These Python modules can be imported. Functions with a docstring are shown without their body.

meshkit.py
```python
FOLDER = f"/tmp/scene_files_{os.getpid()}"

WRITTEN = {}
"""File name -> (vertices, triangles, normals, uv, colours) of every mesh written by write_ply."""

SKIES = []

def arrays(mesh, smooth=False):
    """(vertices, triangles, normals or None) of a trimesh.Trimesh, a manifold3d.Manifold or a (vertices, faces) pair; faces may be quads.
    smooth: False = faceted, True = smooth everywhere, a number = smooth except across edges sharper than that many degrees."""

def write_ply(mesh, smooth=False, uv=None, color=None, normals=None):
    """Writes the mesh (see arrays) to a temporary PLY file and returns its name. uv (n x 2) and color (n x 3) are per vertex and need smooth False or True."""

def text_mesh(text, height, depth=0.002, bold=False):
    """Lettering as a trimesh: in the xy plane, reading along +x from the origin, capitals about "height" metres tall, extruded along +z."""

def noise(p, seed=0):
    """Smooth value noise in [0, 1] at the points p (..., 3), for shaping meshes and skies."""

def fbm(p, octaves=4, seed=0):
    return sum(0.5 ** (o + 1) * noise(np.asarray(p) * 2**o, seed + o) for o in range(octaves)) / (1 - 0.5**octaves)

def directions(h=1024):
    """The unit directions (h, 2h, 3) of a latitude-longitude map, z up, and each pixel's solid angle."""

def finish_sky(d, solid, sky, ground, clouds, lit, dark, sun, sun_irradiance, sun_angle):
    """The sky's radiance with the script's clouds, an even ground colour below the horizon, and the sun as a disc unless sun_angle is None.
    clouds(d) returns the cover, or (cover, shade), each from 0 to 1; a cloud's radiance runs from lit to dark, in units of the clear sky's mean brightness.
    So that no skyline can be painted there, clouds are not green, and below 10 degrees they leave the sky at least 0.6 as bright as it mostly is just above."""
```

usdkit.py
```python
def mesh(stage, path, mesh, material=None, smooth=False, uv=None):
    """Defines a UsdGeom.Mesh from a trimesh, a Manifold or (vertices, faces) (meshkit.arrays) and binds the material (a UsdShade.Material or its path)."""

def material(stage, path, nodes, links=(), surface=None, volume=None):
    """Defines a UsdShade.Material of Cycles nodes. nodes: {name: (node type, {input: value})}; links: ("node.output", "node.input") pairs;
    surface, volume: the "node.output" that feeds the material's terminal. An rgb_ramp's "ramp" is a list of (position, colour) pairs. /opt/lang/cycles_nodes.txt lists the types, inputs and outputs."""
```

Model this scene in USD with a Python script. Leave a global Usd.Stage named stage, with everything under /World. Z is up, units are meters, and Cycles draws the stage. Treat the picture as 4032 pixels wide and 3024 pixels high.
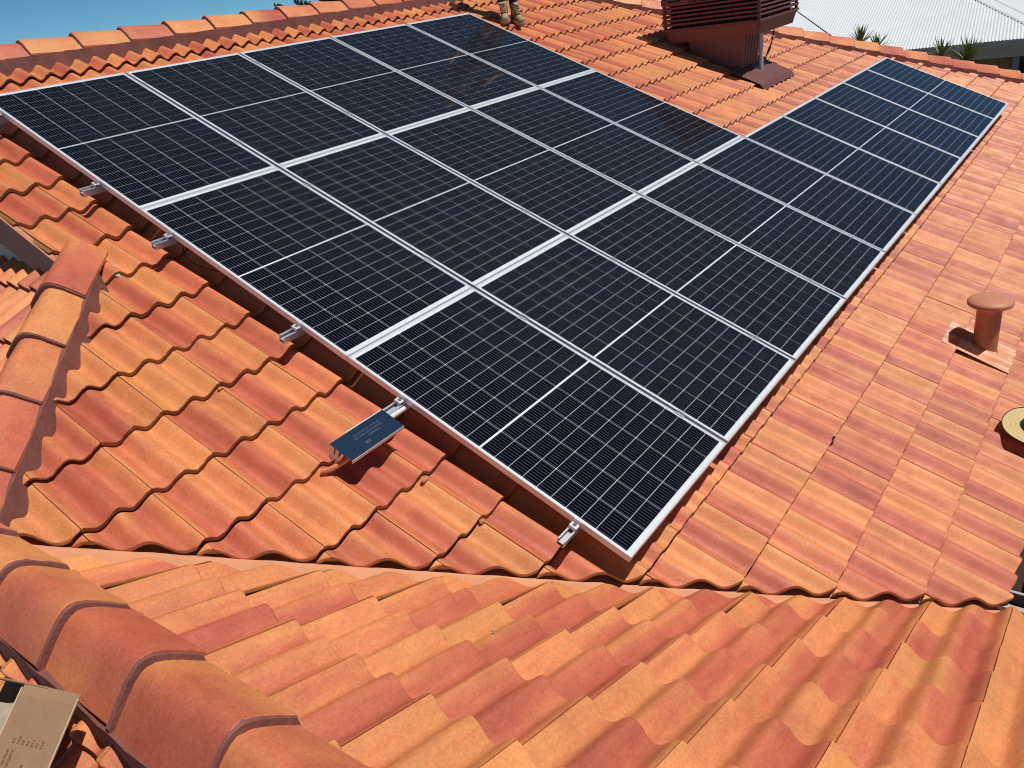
import math, random
import numpy as np, trimesh, manifold3d, usdkit, meshkit
from pxr import Usd, UsdGeom, UsdLux, UsdShade, Gf, Sdf, Vt

stage = Usd.Stage.CreateInMemory()
UsdGeom.SetStageUpAxis(stage, UsdGeom.Tokens.z)
UsdGeom.SetStageMetersPerUnit(stage, 1.0)
UsdGeom.Xform.Define(stage, '/World')
UsdGeom.Scope.Define(stage, '/World/Looks')

# ------------------------------------------------------------------ camera, sky, sun, exposure
CAM = np.array([-2.2024, -6.0869, 0.0582])
RIGHT = np.array([0.59278, -0.79208, -0.14571])
DOWN = np.array([-0.43432, -0.16203, -0.88607])
FWD = np.array([0.67822, 0.58852, -0.44006])
FOCAL = 3048.35
cam = UsdGeom.Camera.Define(stage, '/World/camera')
m4 = Gf.Matrix4d(*RIGHT, 0, *(-DOWN), 0, *(-FWD), 0, *CAM, 1)
cam.AddTransformOp().Set(m4)
cam.CreateHorizontalApertureAttr(36.0)
cam.CreateVerticalApertureAttr(27.0)
cam.CreateFocalLengthAttr(36.0 * FOCAL / 4032)
cam.CreateClippingRangeAttr(Gf.Vec2f(0.05, 3000))
cam.CreateExposureAttr(0.0)

SUN = np.array([0.130, -0.345, 0.930]); SUN /= np.linalg.norm(SUN)
elev, rot = math.asin(SUN[2]), math.atan2(SUN[0], SUN[1])
usdkit.material(stage, '/World/Looks/sky', {
    'sky': ('sky_texture', {'sky_type': 'single_scattering', 'sun_disc': False, 'sun_elevation': elev, 'sun_rotation': rot,
                            'altitude': 20.0, 'air_density': 0.4, 'aerosol_density': 0.0, 'ozone_density': 6.0}),
    'tint': ('mix', {'mix_type': 'multiply', 'fac': 1.0, 'color2': (.68, 1.02, .95)}), 'bg': ('background_shader', {'strength': 0.085})}, [('sky.color', 'tint.color1'), ('tint.color', 'bg.color')], surface='bg.background')
dome = UsdLux.DomeLight.Define(stage, '/World/sky')
UsdShade.MaterialBindingAPI.Apply(dome.GetPrim()).Bind(UsdShade.Material.Get(stage, '/World/Looks/sky'))
dome.GetPrim().SetCustomDataByKey('kind', 'structure')
sun = UsdLux.DistantLight.Define(stage, '/World/sun')
sun.CreateNormalizeAttr(True)
sun.CreateIntensityAttr(1.08)
sun.CreateAngleAttr(0.53)
sun.CreateColorAttr(Gf.Vec3f(1.0, 0.955, 0.90))
zaxis = SUN; xa = np.cross([0, 1, 0], zaxis); xa /= np.linalg.norm(xa); ya = np.cross(zaxis, xa)
sun.AddTransformOp().Set(Gf.Matrix4d(*xa, 0, *ya, 0, *zaxis, 0, 0, 0, 20, 1))

# ------------------------------------------------------------------ helpers
rng = np.random.default_rng(11)
MATS = {}
_used = {}


def path_for(name, parent):
    base = parent + '/' + name
    n = _used.get(base, -1) + 1
    _used[base] = n
    return base if n == 0 else f'{base}_{n:03d}'


def corner_normals(v, f, angle):
    fn = np.cross(v[f[:, 1]] - v[f[:, 0]], v[f[:, 2]] - v[f[:, 0]])
    un = fn / np.maximum(np.linalg.norm(fn, axis=1, keepdims=True), 1e-20)
    c = f.ravel(); cf = np.repeat(np.arange(len(f)), 3)
    o = np.argsort(c, kind='stable'); cs = c[o]; fs = cf[o]
    start = np.searchsorted(cs, cs, 'left'); size = np.searchsorted(cs, cs, 'right') - start
    acc = np.zeros((len(c), 3)); cosa = math.cos(math.radians(angle))
    for k in range(int(size.max())):
        ok = k < size
        j = fs[np.minimum(start + k, len(cs) - 1)]
        good = ok & ((un[fs] * un[j]).sum(1) > cosa)
        acc[good] += fn[j[good]]
    acc /= np.maximum(np.linalg.norm(acc, axis=1, keepdims=True), 1e-20)
    out = np.empty_like(acc); out[o] = acc
    return out


def put(name, v, f, mat, parent='/World', smooth=35, uv=None, tint=None):
    """Defines ONE Mesh prim; smooth: crease angle or None for flat shading."""
    v = np.asarray(v, float); f = np.asarray(f, int)
    if f.shape[1] == 4:
        f = np.vstack([f[:, [0, 1, 2]], f[:, [0, 2, 3]]])
    p = path_for(name, parent)
    m = UsdGeom.Mesh.Define(stage, p)
    n = None
    if smooth:
        cn = corner_normals(v, f, smooth)
        key = np.column_stack([f.ravel(), np.round(cn * 200).astype(int)])
        _, first, inv = np.unique(key, axis=0, return_index=True, return_inverse=True)
        src = f.ravel()[first]
        v, n = v[src], cn[first]
        f = inv.reshape(-1, 3)
        uv = uv[src] if uv is not None else None
        tint = tint[src] if tint is not None else None
    m.CreatePointsAttr(Vt.Vec3fArray.FromNumpy(np.ascontiguousarray(v, np.float32)))
    m.CreateFaceVertexCountsAttr(Vt.IntArray.FromNumpy(np.full(len(f), 3, np.int32)))
    m.CreateFaceVertexIndicesAttr(Vt.IntArray.FromNumpy(np.ascontiguousarray(f.ravel(), np.int32)))
    m.CreateSubdivisionSchemeAttr('none')
    if n is not None:
        m.CreateNormalsAttr(Vt.Vec3fArray.FromNumpy(np.ascontiguousarray(n, np.float32)))
        m.SetNormalsInterpolation('vertex')
    pv = UsdGeom.PrimvarsAPI(m)
    if uv is not None:
        pv.CreatePrimvar('st', Sdf.ValueTypeNames.TexCoord2fArray, 'vertex').Set(Vt.Vec2fArray.FromNumpy(np.ascontiguousarray(uv, np.float32)))
    if tint is not None:
        pv.CreatePrimvar('tint', Sdf.ValueTypeNames.Color3fArray, 'vertex').Set(Vt.Vec3fArray.FromNumpy(np.ascontiguousarray(tint, np.float32)))
    UsdShade.MaterialBindingAPI.Apply(m.GetPrim()).Bind(MATS[mat])
    return p


def put_tm(name, tm, mat, parent='/World', smooth=35):
    tm = tm.copy(); tm.merge_vertices()
    return put(name, tm.vertices, tm.faces, mat, parent, smooth)


def data(path, label=None, cat=None, group=None, kind=None):
    p = stage.GetPrimAtPath(path)
    for k, val in (('label', label), ('category', cat), ('group', group), ('kind', kind)):
        if val:
            p.SetCustomDataByKey(k, val)
    return path


def thing(name, label, cat, group=None, mtx=None, parent='/World'):
    p = path_for(name, parent)
    x = UsdGeom.Xform.Define(stage, p)
    if mtx is not None:
        x.AddTransformOp().Set(gm(mtx))
    return data(p, label, cat, group)


def part_xform(name, parent):
    p = path_for(name, parent)
    UsdGeom.Xform.Define(stage, p)
    return p


def gm(mtx):
    return Gf.Matrix4d(*[float(a) for a in np.asarray(mtx, float).T.ravel()])


def copy_of(src, label, cat, group, mtx):
    p = path_for(src.rsplit('/', 1)[1], '/World')
    x = UsdGeom.Xform.Define(stage, p)
    x.GetPrim().GetReferences().AddInternalReference(src)
    x.ClearXformOpOrder()
    x.AddTransformOp().Set(gm(mtx)) if not x.GetPrim().HasAttribute('xformOp:transform') else (x.GetPrim().GetAttribute('xformOp:transform').Set(gm(mtx)), x.SetXformOpOrder([UsdGeom.XformOp(x.GetPrim().GetAttribute('xformOp:transform'))]))
    x.GetPrim().SetInstanceable(True)
    return data(p, label, cat, group)


def frame(o, ex, ey, ez):
    m = np.eye(4)
    m[:3, 0], m[:3, 1], m[:3, 2], m[:3, 3] = ex, ey, ez, o
    return m


def box(a, b):
    a, b = np.minimum(a, b), np.maximum(a, b)
    t = trimesh.creation.box(b - a); t.apply_translation((np.asarray(a) + b) / 2)
    return t


def rbox(a, b, r=0.003):
    """Box with chamfered edges."""
    a, b = np.minimum(a, b).astype(float), np.maximum(a, b).astype(float)
    pts = []
    for k in range(3):
        lo, hi = a + r, b - r
        lo[k], hi[k] = a[k], b[k]
        pts += [[(lo, hi)[i][0], (lo, hi)[j][1], (lo, hi)[l][2]] for i in (0, 1) for j in (0, 1) for l in (0, 1)]
    return trimesh.Trimesh(*hull(pts))


def hull(pts):
    h = trimesh.convex.convex_hull(np.array(pts, float))
    return h.vertices, h.faces


def cat(ms):
    return trimesh.util.concatenate(ms)


def tf(tm, mtx):
    tm = tm.copy(); tm.apply_transform(mtx)
    return tm


def tube(pts, r, sides=10, closed=True):
    p = np.asarray(pts, float); r = np.broadcast_to(r, (len(p),))
    t = np.gradient(p, axis=0); t /= np.linalg.norm(t, axis=1, keepdims=True) + 1e-12
    up = np.array([0, 0, 1.0]) if abs(t[:, 2]).mean() < .9 else np.array([1.0, 0, 0])
    a = np.cross(t, up); a /= np.linalg.norm(a, axis=1, keepdims=True) + 1e-12
    b = np.cross(t, a); ang = np.arange(sides) * 2 * np.pi / sides
    v = (p[:, None] + r[:, None, None] * (np.cos(ang)[None, :, None] * a[:, None] + np.sin(ang)[None, :, None] * b[:, None])).reshape(-1, 3)
    i, j = np.meshgrid(np.arange(len(p) - 1), np.arange(sides), indexing='ij')
    q = np.stack([i * sides + j, i * sides + (j + 1) % sides, (i + 1) * sides + (j + 1) % sides, (i + 1) * sides + j], -1).reshape(-1, 4)
    f = np.vstack([q[:, [0, 2, 1]], q[:, [0, 3, 2]]])
    if closed:
        n = len(v); v = np.vstack([v, p[0], p[-1]])
        k = np.arange(sides); kk = (k + 1) % sides; e = (len(p) - 1) * sides
        f = np.vstack([f, np.stack([np.full(sides, n), k, kk], 1), np.stack([np.full(sides, n + 1), e + kk, e + k], 1)])
    t_ = trimesh.Trimesh(v, f, process=False)
    if t_.volume < 0:
        t_.invert()
    return t_


def lathe(profile, sides=40):
    """profile: (r, z) list."""
    pr = np.asarray(profile, float); ang = np.linspace(0, 2 * np.pi, sides, endpoint=False)
    v = np.stack([pr[:, None, 0] * np.cos(ang), pr[:, None, 0] * np.sin(ang), np.repeat(pr[:, 1:2], sides, 1)], -1).reshape(-1, 3)
    i, j = np.meshgrid(np.arange(len(pr) - 1), np.arange(sides), indexing='ij')
    q = np.stack([i * sides + j, i * sides + (j + 1) % sides, (i + 1) * sides + (j + 1) % sides, (i + 1) * sides + j], -1).reshape(-1, 4)
    t = trimesh.Trimesh(v, np.vstack([q[:, [0, 1, 2]], q[:, [0, 2, 3]]]), process=False)
    t.update_faces(t.area_faces > 1e-12)
    return t


def project(P):
    d = np.asarray(P, float) - CAM
    z = d @ FWD
    return np.stack([FOCAL * (d @ RIGHT) / z + 2016, FOCAL * (d @ DOWN) / z + 1512, z], -1)


def ray(x, y):
    d = RIGHT * (x - 2016) / FOCAL + DOWN * (y - 1512) / FOCAL + FWD
    return d / np.linalg.norm(d)


# ------------------------------------------------------------------ materials
def mat(name, nodes, links, surface='p.BSDF', volume=None):
    MATS[name] = usdkit.material(stage, '/World/Looks/' + name, nodes, links, surface=surface, volume=volume)


def plain(name, col, rough=.5, metal=0., spec=.5, noise=None, bump=None, amount=.25, **kw):
    nodes = {'p': ('principled_bsdf', {'base_color': col, 'roughness': rough, 'metallic': metal, 'specular_ior_level': spec, **kw})}
    links = []
    if noise or bump:
        nodes['g'] = ('geometry', {})
    if noise:
        c = np.array(col)
        nodes['n'] = ('noise_texture', {'scale': noise, 'detail': 5.0, 'roughness': .62})
        nodes['r'] = ('rgb_ramp', {'ramp': [(.25, tuple(c * (1 - amount))), (.5, tuple(c)), (.78, tuple(np.minimum(c * (1 + amount), .95)))]})
        links += [('g.position', 'n.vector'), ('n.fac', 'r.fac'), ('r.color', 'p.base_color')]
    if bump:
        sc, dist = bump
        nodes['bn'] = ('noise_texture', {'scale': sc, 'detail': 4.0, 'roughness': .6})
        nodes['b'] = ('bump', {'distance': dist, 'strength': 1.0})
        links += [('g.position', 'bn.vector'), ('bn.fac', 'b.height'), ('b.normal', 'p.normal')]
    mat(name, nodes, links)


def tile_material(name, low, mid, high, top, rough=.46, bumpd=.0012):
    mat(name, {
        'at': ('attribute', {'attribute': 'tint'}), 'sep': ('separate_color', {}),
        'uv': ('attribute', {'attribute': 'st'}), 'mp': ('mapping', {'scale': (26.0, 5.0, 1.0)}),
        'n1': ('noise_texture', {'scale': 1.0, 'detail': 4.0, 'roughness': .6}),
        'm1': ('math', {'math_type': 'multiply_add', 'value2': .75, 'value3': -.375}),
        'ad': ('math', {'math_type': 'add', 'use_clamp': True}),
        'ramp': ('rgb_ramp', {'ramp': [(0, low), (.3, mid), (.68, high), (1, top)]}),
        'g': ('geometry', {}),
        'n2': ('noise_texture', {'scale': 7.0, 'detail': 6.0, 'roughness': .65}),
        'r2': ('map_range', {'from_min': .3, 'from_max': .7, 'to_min': .86, 'to_max': 1.1}),
        'n3': ('noise_texture', {'scale': 260.0, 'detail': 2.0}),
        'r3': ('map_range', {'from_min': .66, 'from_max': .74, 'to_min': 1.0, 'to_max': .62, 'clamp': True}),
        'n5': ('noise_texture', {'scale': 90.0, 'detail': 5.0, 'roughness': .75}),
        'r5': ('map_range', {'from_min': .3, 'from_max': .7, 'to_min': .78, 'to_max': 1.18}),
        'mu': ('math', {'math_type': 'multiply'}), 'mu1': ('math', {'math_type': 'multiply'}), 'mu2': ('math', {'math_type': 'multiply'}),
        'vs': ('mix', {'mix_type': 'multiply', 'fac': 1.0}),
        'cc': ('combine_color', {}),
        'n4': ('noise_texture', {'scale': 330.0, 'detail': 3.0, 'roughness': .7}),
        'b': ('bump', {'distance': bumpd * 1.3, 'strength': 1.0}),
        'rr': ('map_range', {'from_min': .3, 'from_max': .7, 'to_min': rough + .1, 'to_max': rough - .1}),
        'mp6': ('mapping', {'scale': (46.0, 3.5, 1.0), 'location': (7.0, 3.0, 0.0)}), 'n6': ('noise_texture', {'scale': 1.0, 'detail': 5.0, 'roughness': .7}),
        'r6': ('map_range', {'from_min': .50, 'from_max': .78, 'to_min': 1.0, 'to_max': .70, 'clamp': True}), 'mu6': ('math', {'math_type': 'multiply'}),
        'painted_shade': ('mix', {'color2': (.27, .105, .030)}),  # dark brown painted in as the shade on tile noses and undersides
        'p': ('principled_bsdf', {'specular_ior_level': .42})},
        [('sep.b', 'painted_shade.fac'), ('vs.color', 'painted_shade.color1'), ('at.color', 'sep.color'), ('uv.vector', 'mp.vector'), ('mp.vector', 'n1.vector'), ('n1.fac', 'm1.value1'), ('m1.value', 'ad.value1'), ('sep.r', 'ad.value2'),
         ('ad.value', 'ramp.fac'), ('g.position', 'n2.vector'), ('n2.fac', 'r2.value'), ('g.position', 'n3.vector'), ('n3.fac', 'r3.value'),
         ('g.position', 'n5.vector'), ('n5.fac', 'r5.value'), ('r2.result', 'mu.value1'), ('r3.result', 'mu.value2'), ('mu.value', 'mu1.value1'), ('r5.result', 'mu1.value2'),
         ('mu1.value', 'mu2.value1'), ('sep.g', 'mu2.value2'),
         ('uv.vector', 'mp6.vector'), ('mp6.vector', 'n6.vector'), ('n6.fac', 'r6.value'), ('mu2.value', 'mu6.value1'), ('r6.result', 'mu6.value2'), ('mu2.value', 'cc.r'), ('mu6.value', 'cc.g'), ('mu6.value', 'cc.b'), ('ramp.color', 'vs.color1'), ('cc.color', 'vs.color2'), ('painted_shade.color', 'p.base_color'),
         ('g.position', 'n4.vector'), ('n4.fac', 'b.height'), ('b.normal', 'p.normal'), ('n2.fac', 'rr.value'), ('rr.result', 'p.roughness')])


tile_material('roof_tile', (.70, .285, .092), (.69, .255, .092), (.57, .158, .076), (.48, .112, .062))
plain('mortar', (.185, .064, .050), .75, noise=9, bump=(60, .004), amount=.3)
plain('grey_mortar', (.36, .31, .27), .85, noise=45, bump=(90, .004), amount=.5)
plain('tile_clay', (.46, .195, .10), .7, noise=30, bump=(120, .002), amount=.25)
plain('flashing_paint', (.66, .30, .16), .42, noise=5, amount=.12, spec=.4)
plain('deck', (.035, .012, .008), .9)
plain('anodised', (.66, .67, .68), .40, metal=.45, spec=.5)
plain('rail_metal', (.62, .63, .65), .36, metal=.7)
plain('steel', (.6, .6, .6), .25, metal=1.0)
plain('backsheet', (.62, .66, .69), .45, coat_weight=.6, coat_roughness=.06, coat_ior=1.4)
plain('print_black', (.02, .02, .02), .6)
# solar cell: near-black silicon under coated glass, silver busbars running along the panel
mat('cell', {
    'uv': ('attribute', {'attribute': 'st'}), 's': ('separate_xyz', {}),
    'k': ('math', {'math_type': 'multiply', 'value2': 9.0}), 'fr': ('math', {'math_type': 'fraction'}),
    'c': ('math', {'math_type': 'subtract', 'value2': .5}), 'ab': ('math', {'math_type': 'absolute'}),
    'lt': ('math', {'math_type': 'less_than', 'value2': .017}),
    'g': ('geometry', {}), 'n': ('noise_texture', {'scale': 2.2, 'detail': 2.0}),
    'rmp': ('rgb_ramp', {'ramp': [(.3, (.0018, .0020, .005)), (.7, (.0028, .0034, .009))]}),
    'mx': ('mix', {'color2': (.30, .31, .34)}),
    'p': ('principled_bsdf', {'roughness': .6, 'specular_ior_level': .0, 'coat_weight': 1.0, 'coat_roughness': .03, 'coat_ior': 1.29})},
    [('uv.vector', 's.vector'), ('s.x', 'k.value1'), ('k.value', 'fr.value1'), ('fr.value', 'c.value1'), ('c.value', 'ab.value1'), ('ab.value', 'lt.value1'),
     ('g.position', 'n.vector'), ('n.fac', 'rmp.fac'), ('rmp.color', 'mx.color1'), ('lt.value', 'mx.fac'), ('mx.color', 'p.base_color')])
plain('maroon_plastic', (.150, .046, .040), .45, noise=14, amount=.18, spec=.4)
plain('maroon_sheet', (.16, .058, .050), .45, noise=18, amount=.2, spec=.5)
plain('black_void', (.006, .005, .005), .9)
plain('pvc_grey', (.50, .49, .47), .4, noise=20, amount=.1)
plain('black_rubber', (.012, .012, .012), .5)
plain('pipe_terracotta', (.42, .155, .08), .42, noise=12, amount=.12, spec=.4)
plain('cap_terracotta', (.52, .21, .12), .5, noise=14, amount=.1, spec=.35)
plain('shroud_metal', (.52, .54, .56), .14, metal=1.0)
plain('shroud_edge', (.62, .60, .55), .45, metal=.5)
plain('embossed', (.50, .53, .57), .28, metal=1.0)
plain('conduit_white', (.66, .66, .68), .4)
plain('conduit_orange', (.62, .235, .13), .45)
plain('cardboard', (.30, .17, .092), .8, noise=18, amount=.12, bump=(70, .001))
plain('cardboard_edge', (.55, .40, .26), .85)
plain('card_print', (.055, .022, .016), .8)
plain('blue_plastic', (.01, .16, .42), .4)
plain('brown_paper', (.36, .29, .20), .8, noise=25, amount=.3)
mat('straw', {
    'uv': ('attribute', {'attribute': 'st'}), 's': ('separate_xyz', {}),
    'w1': ('wave_texture', {'wave_type': 'bands', 'bands_direction': 'x', 'scale': 1.0, 'distortion': .6, 'detail': 2.0}),
    'mp1': ('mapping', {'scale': (5.0, 5.0, 1.0)}), 'mp2': ('mapping', {'scale': (60.0, 3.0, 1.0), 'rotation': (0., 0., .4)}),
    'n': ('noise_texture', {'scale': 3.0, 'detail': 4.0}),
    'mul': ('math', {'math_type': 'multiply'}),
    'r': ('rgb_ramp', {'ramp': [(.05, (.30, .19, .06)), (.3, (.66, .46, .19)), (.8, (.78, .60, .30))]}),
    'b': ('bump', {'distance': .003, 'strength': .8}), 'p': ('principled_bsdf', {'roughness': .7})},
    [('uv.vector', 'mp1.vector'), ('mp1.vector', 'w1.vector'), ('uv.vector', 'mp2.vector'), ('mp2.vector', 'n.vector'), ('w1.fac', 'mul.value1'), ('n.fac', 'mul.value2'),
     ('w1.fac', 'r.fac'), ('r.color', 'p.base_color'), ('mul.value', 'b.height'), ('b.normal', 'p.normal')])
plain('hat_band', (.012, .035, .035), .6)
plain('boot_leather', (.34, .235, .135), .75, noise=30, amount=.25, bump=(120, .002))
plain('boot_sole', (.30, .24, .17), .8, noise=20, amount=.2)
plain('lace', (.55, .44, .28), .8)
plain('boot_dark', (.05, .032, .02), .8)
plain('sock', (.008, .008, .010), .9)
plain('skin', (.30, .145, .085), .55, noise=20, amount=.08)
plain('shorts', (.02, .022, .03), .85)
plain('shirt', (.10, .11, .12), .85)
plain('hair', (.03, .02, .012), .6)
plain('white_roof', (.70, .72, .725), .35, noise=1.2, amount=.03, spec=.5)
plain('grey_paint', (.26, .25, .225), .55, noise=3, amount=.06)
plain('white_paint', (.78, .78, .77), .5)
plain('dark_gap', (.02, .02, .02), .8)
plain('brick_dark', (.16, .115, .07), .85, noise=8, amount=.3)
plain('blue_grey', (.13, .18, .23), .5)
mat('pane', {'t': ('transparent_bsdf', {'color': (.5, .52, .5)}), 'gl': ('glossy_bsdf', {'color': (1., 1., 1.), 'roughness': .02}), 'fr': ('fresnel', {'IOR': 1.5}), 'm': ('mix_closure', {})},
    [('fr.fac', 'm.fac'), ('t.BSDF', 'm.closure1'), ('gl.BSDF', 'm.closure2')], surface='m.closure')
plain('gutter_paint', (.42, .39, .34), .5, noise=10, amount=.12)
plain('fascia_paint', (.155, .098, .085), .6, noise=6, amount=.1)
plain('render_wall', (.45, .40, .34), .85, noise=2, amount=.08)
plain('ground', (.20, .165, .11), .95, noise=.6, amount=.3)


def leaf_mat(name, c1, c2, tr=.3):
    mat(name, {'g': ('geometry', {}), 'n': ('noise_texture', {'scale': 6.0, 'detail': 3.0}), 'r': ('rgb_ramp', {'ramp': [(.3, c1), (.7, c2)]}),
               'd': ('principled_bsdf', {'roughness': .5}), 't': ('translucent_bsdf', {}), 'm': ('mix_closure', {'fac': tr})},
        [('g.position', 'n.vector'), ('n.fac', 'r.fac'), ('r.color', 'd.base_color'), ('r.color', 't.color'), ('d.BSDF', 'm.closure1'), ('t.BSDF', 'm.closure2')], surface='m.closure')


leaf_mat('pine_needle', (.020, .045, .012), (.055, .085, .018), .15)
leaf_mat('yucca_leaf', (.07, .12, .035), (.20, .25, .085), .25)
plain('bark', (.12, .085, .055), .9, noise=15, amount=.3)

# ------------------------------------------------------------------ roof geometry
PHI = math.radians(24.4); CP, SP = math.cos(PHI), math.sin(PHI)
VW = np.array([0, -CP, -SP]); NW = np.array([0, -SP, CP]); EX = np.array([1.0, 0, 0])
HC = -.14                                   # tile crests below the panels' top plane
PW = math.radians(25.9); VWW = np.array([math.cos(PW), 0, -math.sin(PW)]); NWW = np.array([math.sin(PW), 0, math.cos(PW)])
PH = math.atan(.436); VWH = np.array([-math.cos(PH), 0, -math.sin(PH)]); NWH = np.array([-math.sin(PH), 0, math.cos(PH)])
GROUND = -5.6


def M(u, v, n=0.):
    return np.array([u, 0, 0]) + v * VW + n * NW


def zM(y):
    return .4536 * y - .1537


house = thing('house', 'house with terracotta tiled roof that carries all the solar panels', 'house')
WAVE, STEP, THICK, LEN = .0435, .032, .028, .42


def roll(x):
    """Height of the double roll across a tile: falls steeply after a crest, rises gently to the next."""
    p = (2 * x) % 1.0
    return np.where(p < .45, -.5 * WAVE * (1 - np.cos(np.pi * p / .45)), -.5 * WAVE * (1 + np.cos(np.pi * (p - .45) / .55)))


def tile_solid(cover, gauge, rg, length=LEN, segs=26, thick=THICK, step=STEP):
    """A double-roll roof tile: local x across, y downslope (nose at 0), z up; a closed sheet with an underlap strip."""
    s = np.linspace(.0016, cover - .0016, segs + 1)
    wave = roll(s / cover)
    # crests a little fuller than a cosine
    nose = rg.normal(0, .0012, segs + 1)
    tt = np.array([-length, -length * .5, -.012, -.003, 0.0])
    top = []
    for k, t in enumerate(tt):
        z = wave + step * t / gauge - (.0045 if k == 4 else .001 if k == 3 else 0)
        top.append(np.stack([s, t + (nose if k == 4 else 0 * s), z], 1))
    low = [np.stack([s, 0 * s + nose * .6 - .002, wave - thick], 1), np.stack([s, 0 * s - length, wave - thick + step * -length / gauge], 1)]
    rings = np.stack(top + low, 1)           # segs+1, 7, 3
    n = 7
    v = rings.reshape(-1, 3)
    i, j = np.meshgrid(np.arange(segs), np.arange(n), indexing='ij')
    a, b, c, d = i * n + j, i * n + (j + 1) % n, (i + 1) * n + (j + 1) % n, (i + 1) * n + j
    q = np.stack([a, d, c, b], -1).reshape(-1, 4)
    f = [q[:, [0, 1, 2]], q[:, [0, 2, 3]]]
    cap = np.array([[0, 1, 6], [1, 5, 6], [1, 2, 5], [2, 3, 5], [3, 4, 5]])
    f += [cap, cap[:, ::-1] + segs * n]
    f = np.vstack(f)[:, ::-1]
    tm = trimesh.Trimesh(v, f, process=False)
    if tm.volume < 0:
        f = f[:, ::-1]
    # the underlap strip that closes the side joint
    x0, x1 = -.022, .010
    sv = np.array([[x, y, z] for y in (-length + .01, -.008) for x, z in ((x0, -.016), (x1, -.011), (x1, -.022), (x0, -.022))], float)
    sv[4:, 2] += 0; sv[:4, 2] += STEP * (-length) / gauge
    sf = np.array([[0, 1, 5], [0, 5, 4], [1, 2, 6], [1, 6, 5], [2, 3, 7], [2, 7, 6], [3, 0, 4], [3, 4, 7], [0, 2, 1], [0, 3, 2], [4, 5, 6], [4, 6, 7]])
    st = trimesh.Trimesh(sv, sf, process=False)
    if st.volume < 0:
        sf = sf[:, ::-1]
    return np.vstack([v, sv]), np.vstack([f, sf + len(v)])


def redness(local, cover, rg):
    """Fired colour of one tile: a red band along one roll, sometimes a second one, on an orange body."""
    x = local[:, 0] / cover
    c1, w1, a1 = rg.normal(.27, .07), rg.uniform(.20, .33), rg.choice([.0, .4, .6, .75, .9], p=[.12, .2, .28, .25, .15])
    c2, w2, a2 = rg.normal(.76, .07), rg.uniform(.12, .24), rg.choice([0, .2, .4, .7], p=[.45, .25, .2, .10])
    base = rg.choice([.05, .15, .25, .35], p=[.25, .35, .25, .15])
    drift = rg.normal(0, .25) * (local[:, 1] / .36 + .5)
    band = lambda c, w, a: a * np.exp(-np.abs((x - c) / w) ** 2.0)
    return np.clip(base + band(c1, w1, a1) + band(c2, w2, a2) * (1 + 0 * x) + drift * (band(c1, w1, a1) > .1) * .5, 0, 1)


TILES = []      # (slope, verts, faces, uv, tint, size)


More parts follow.
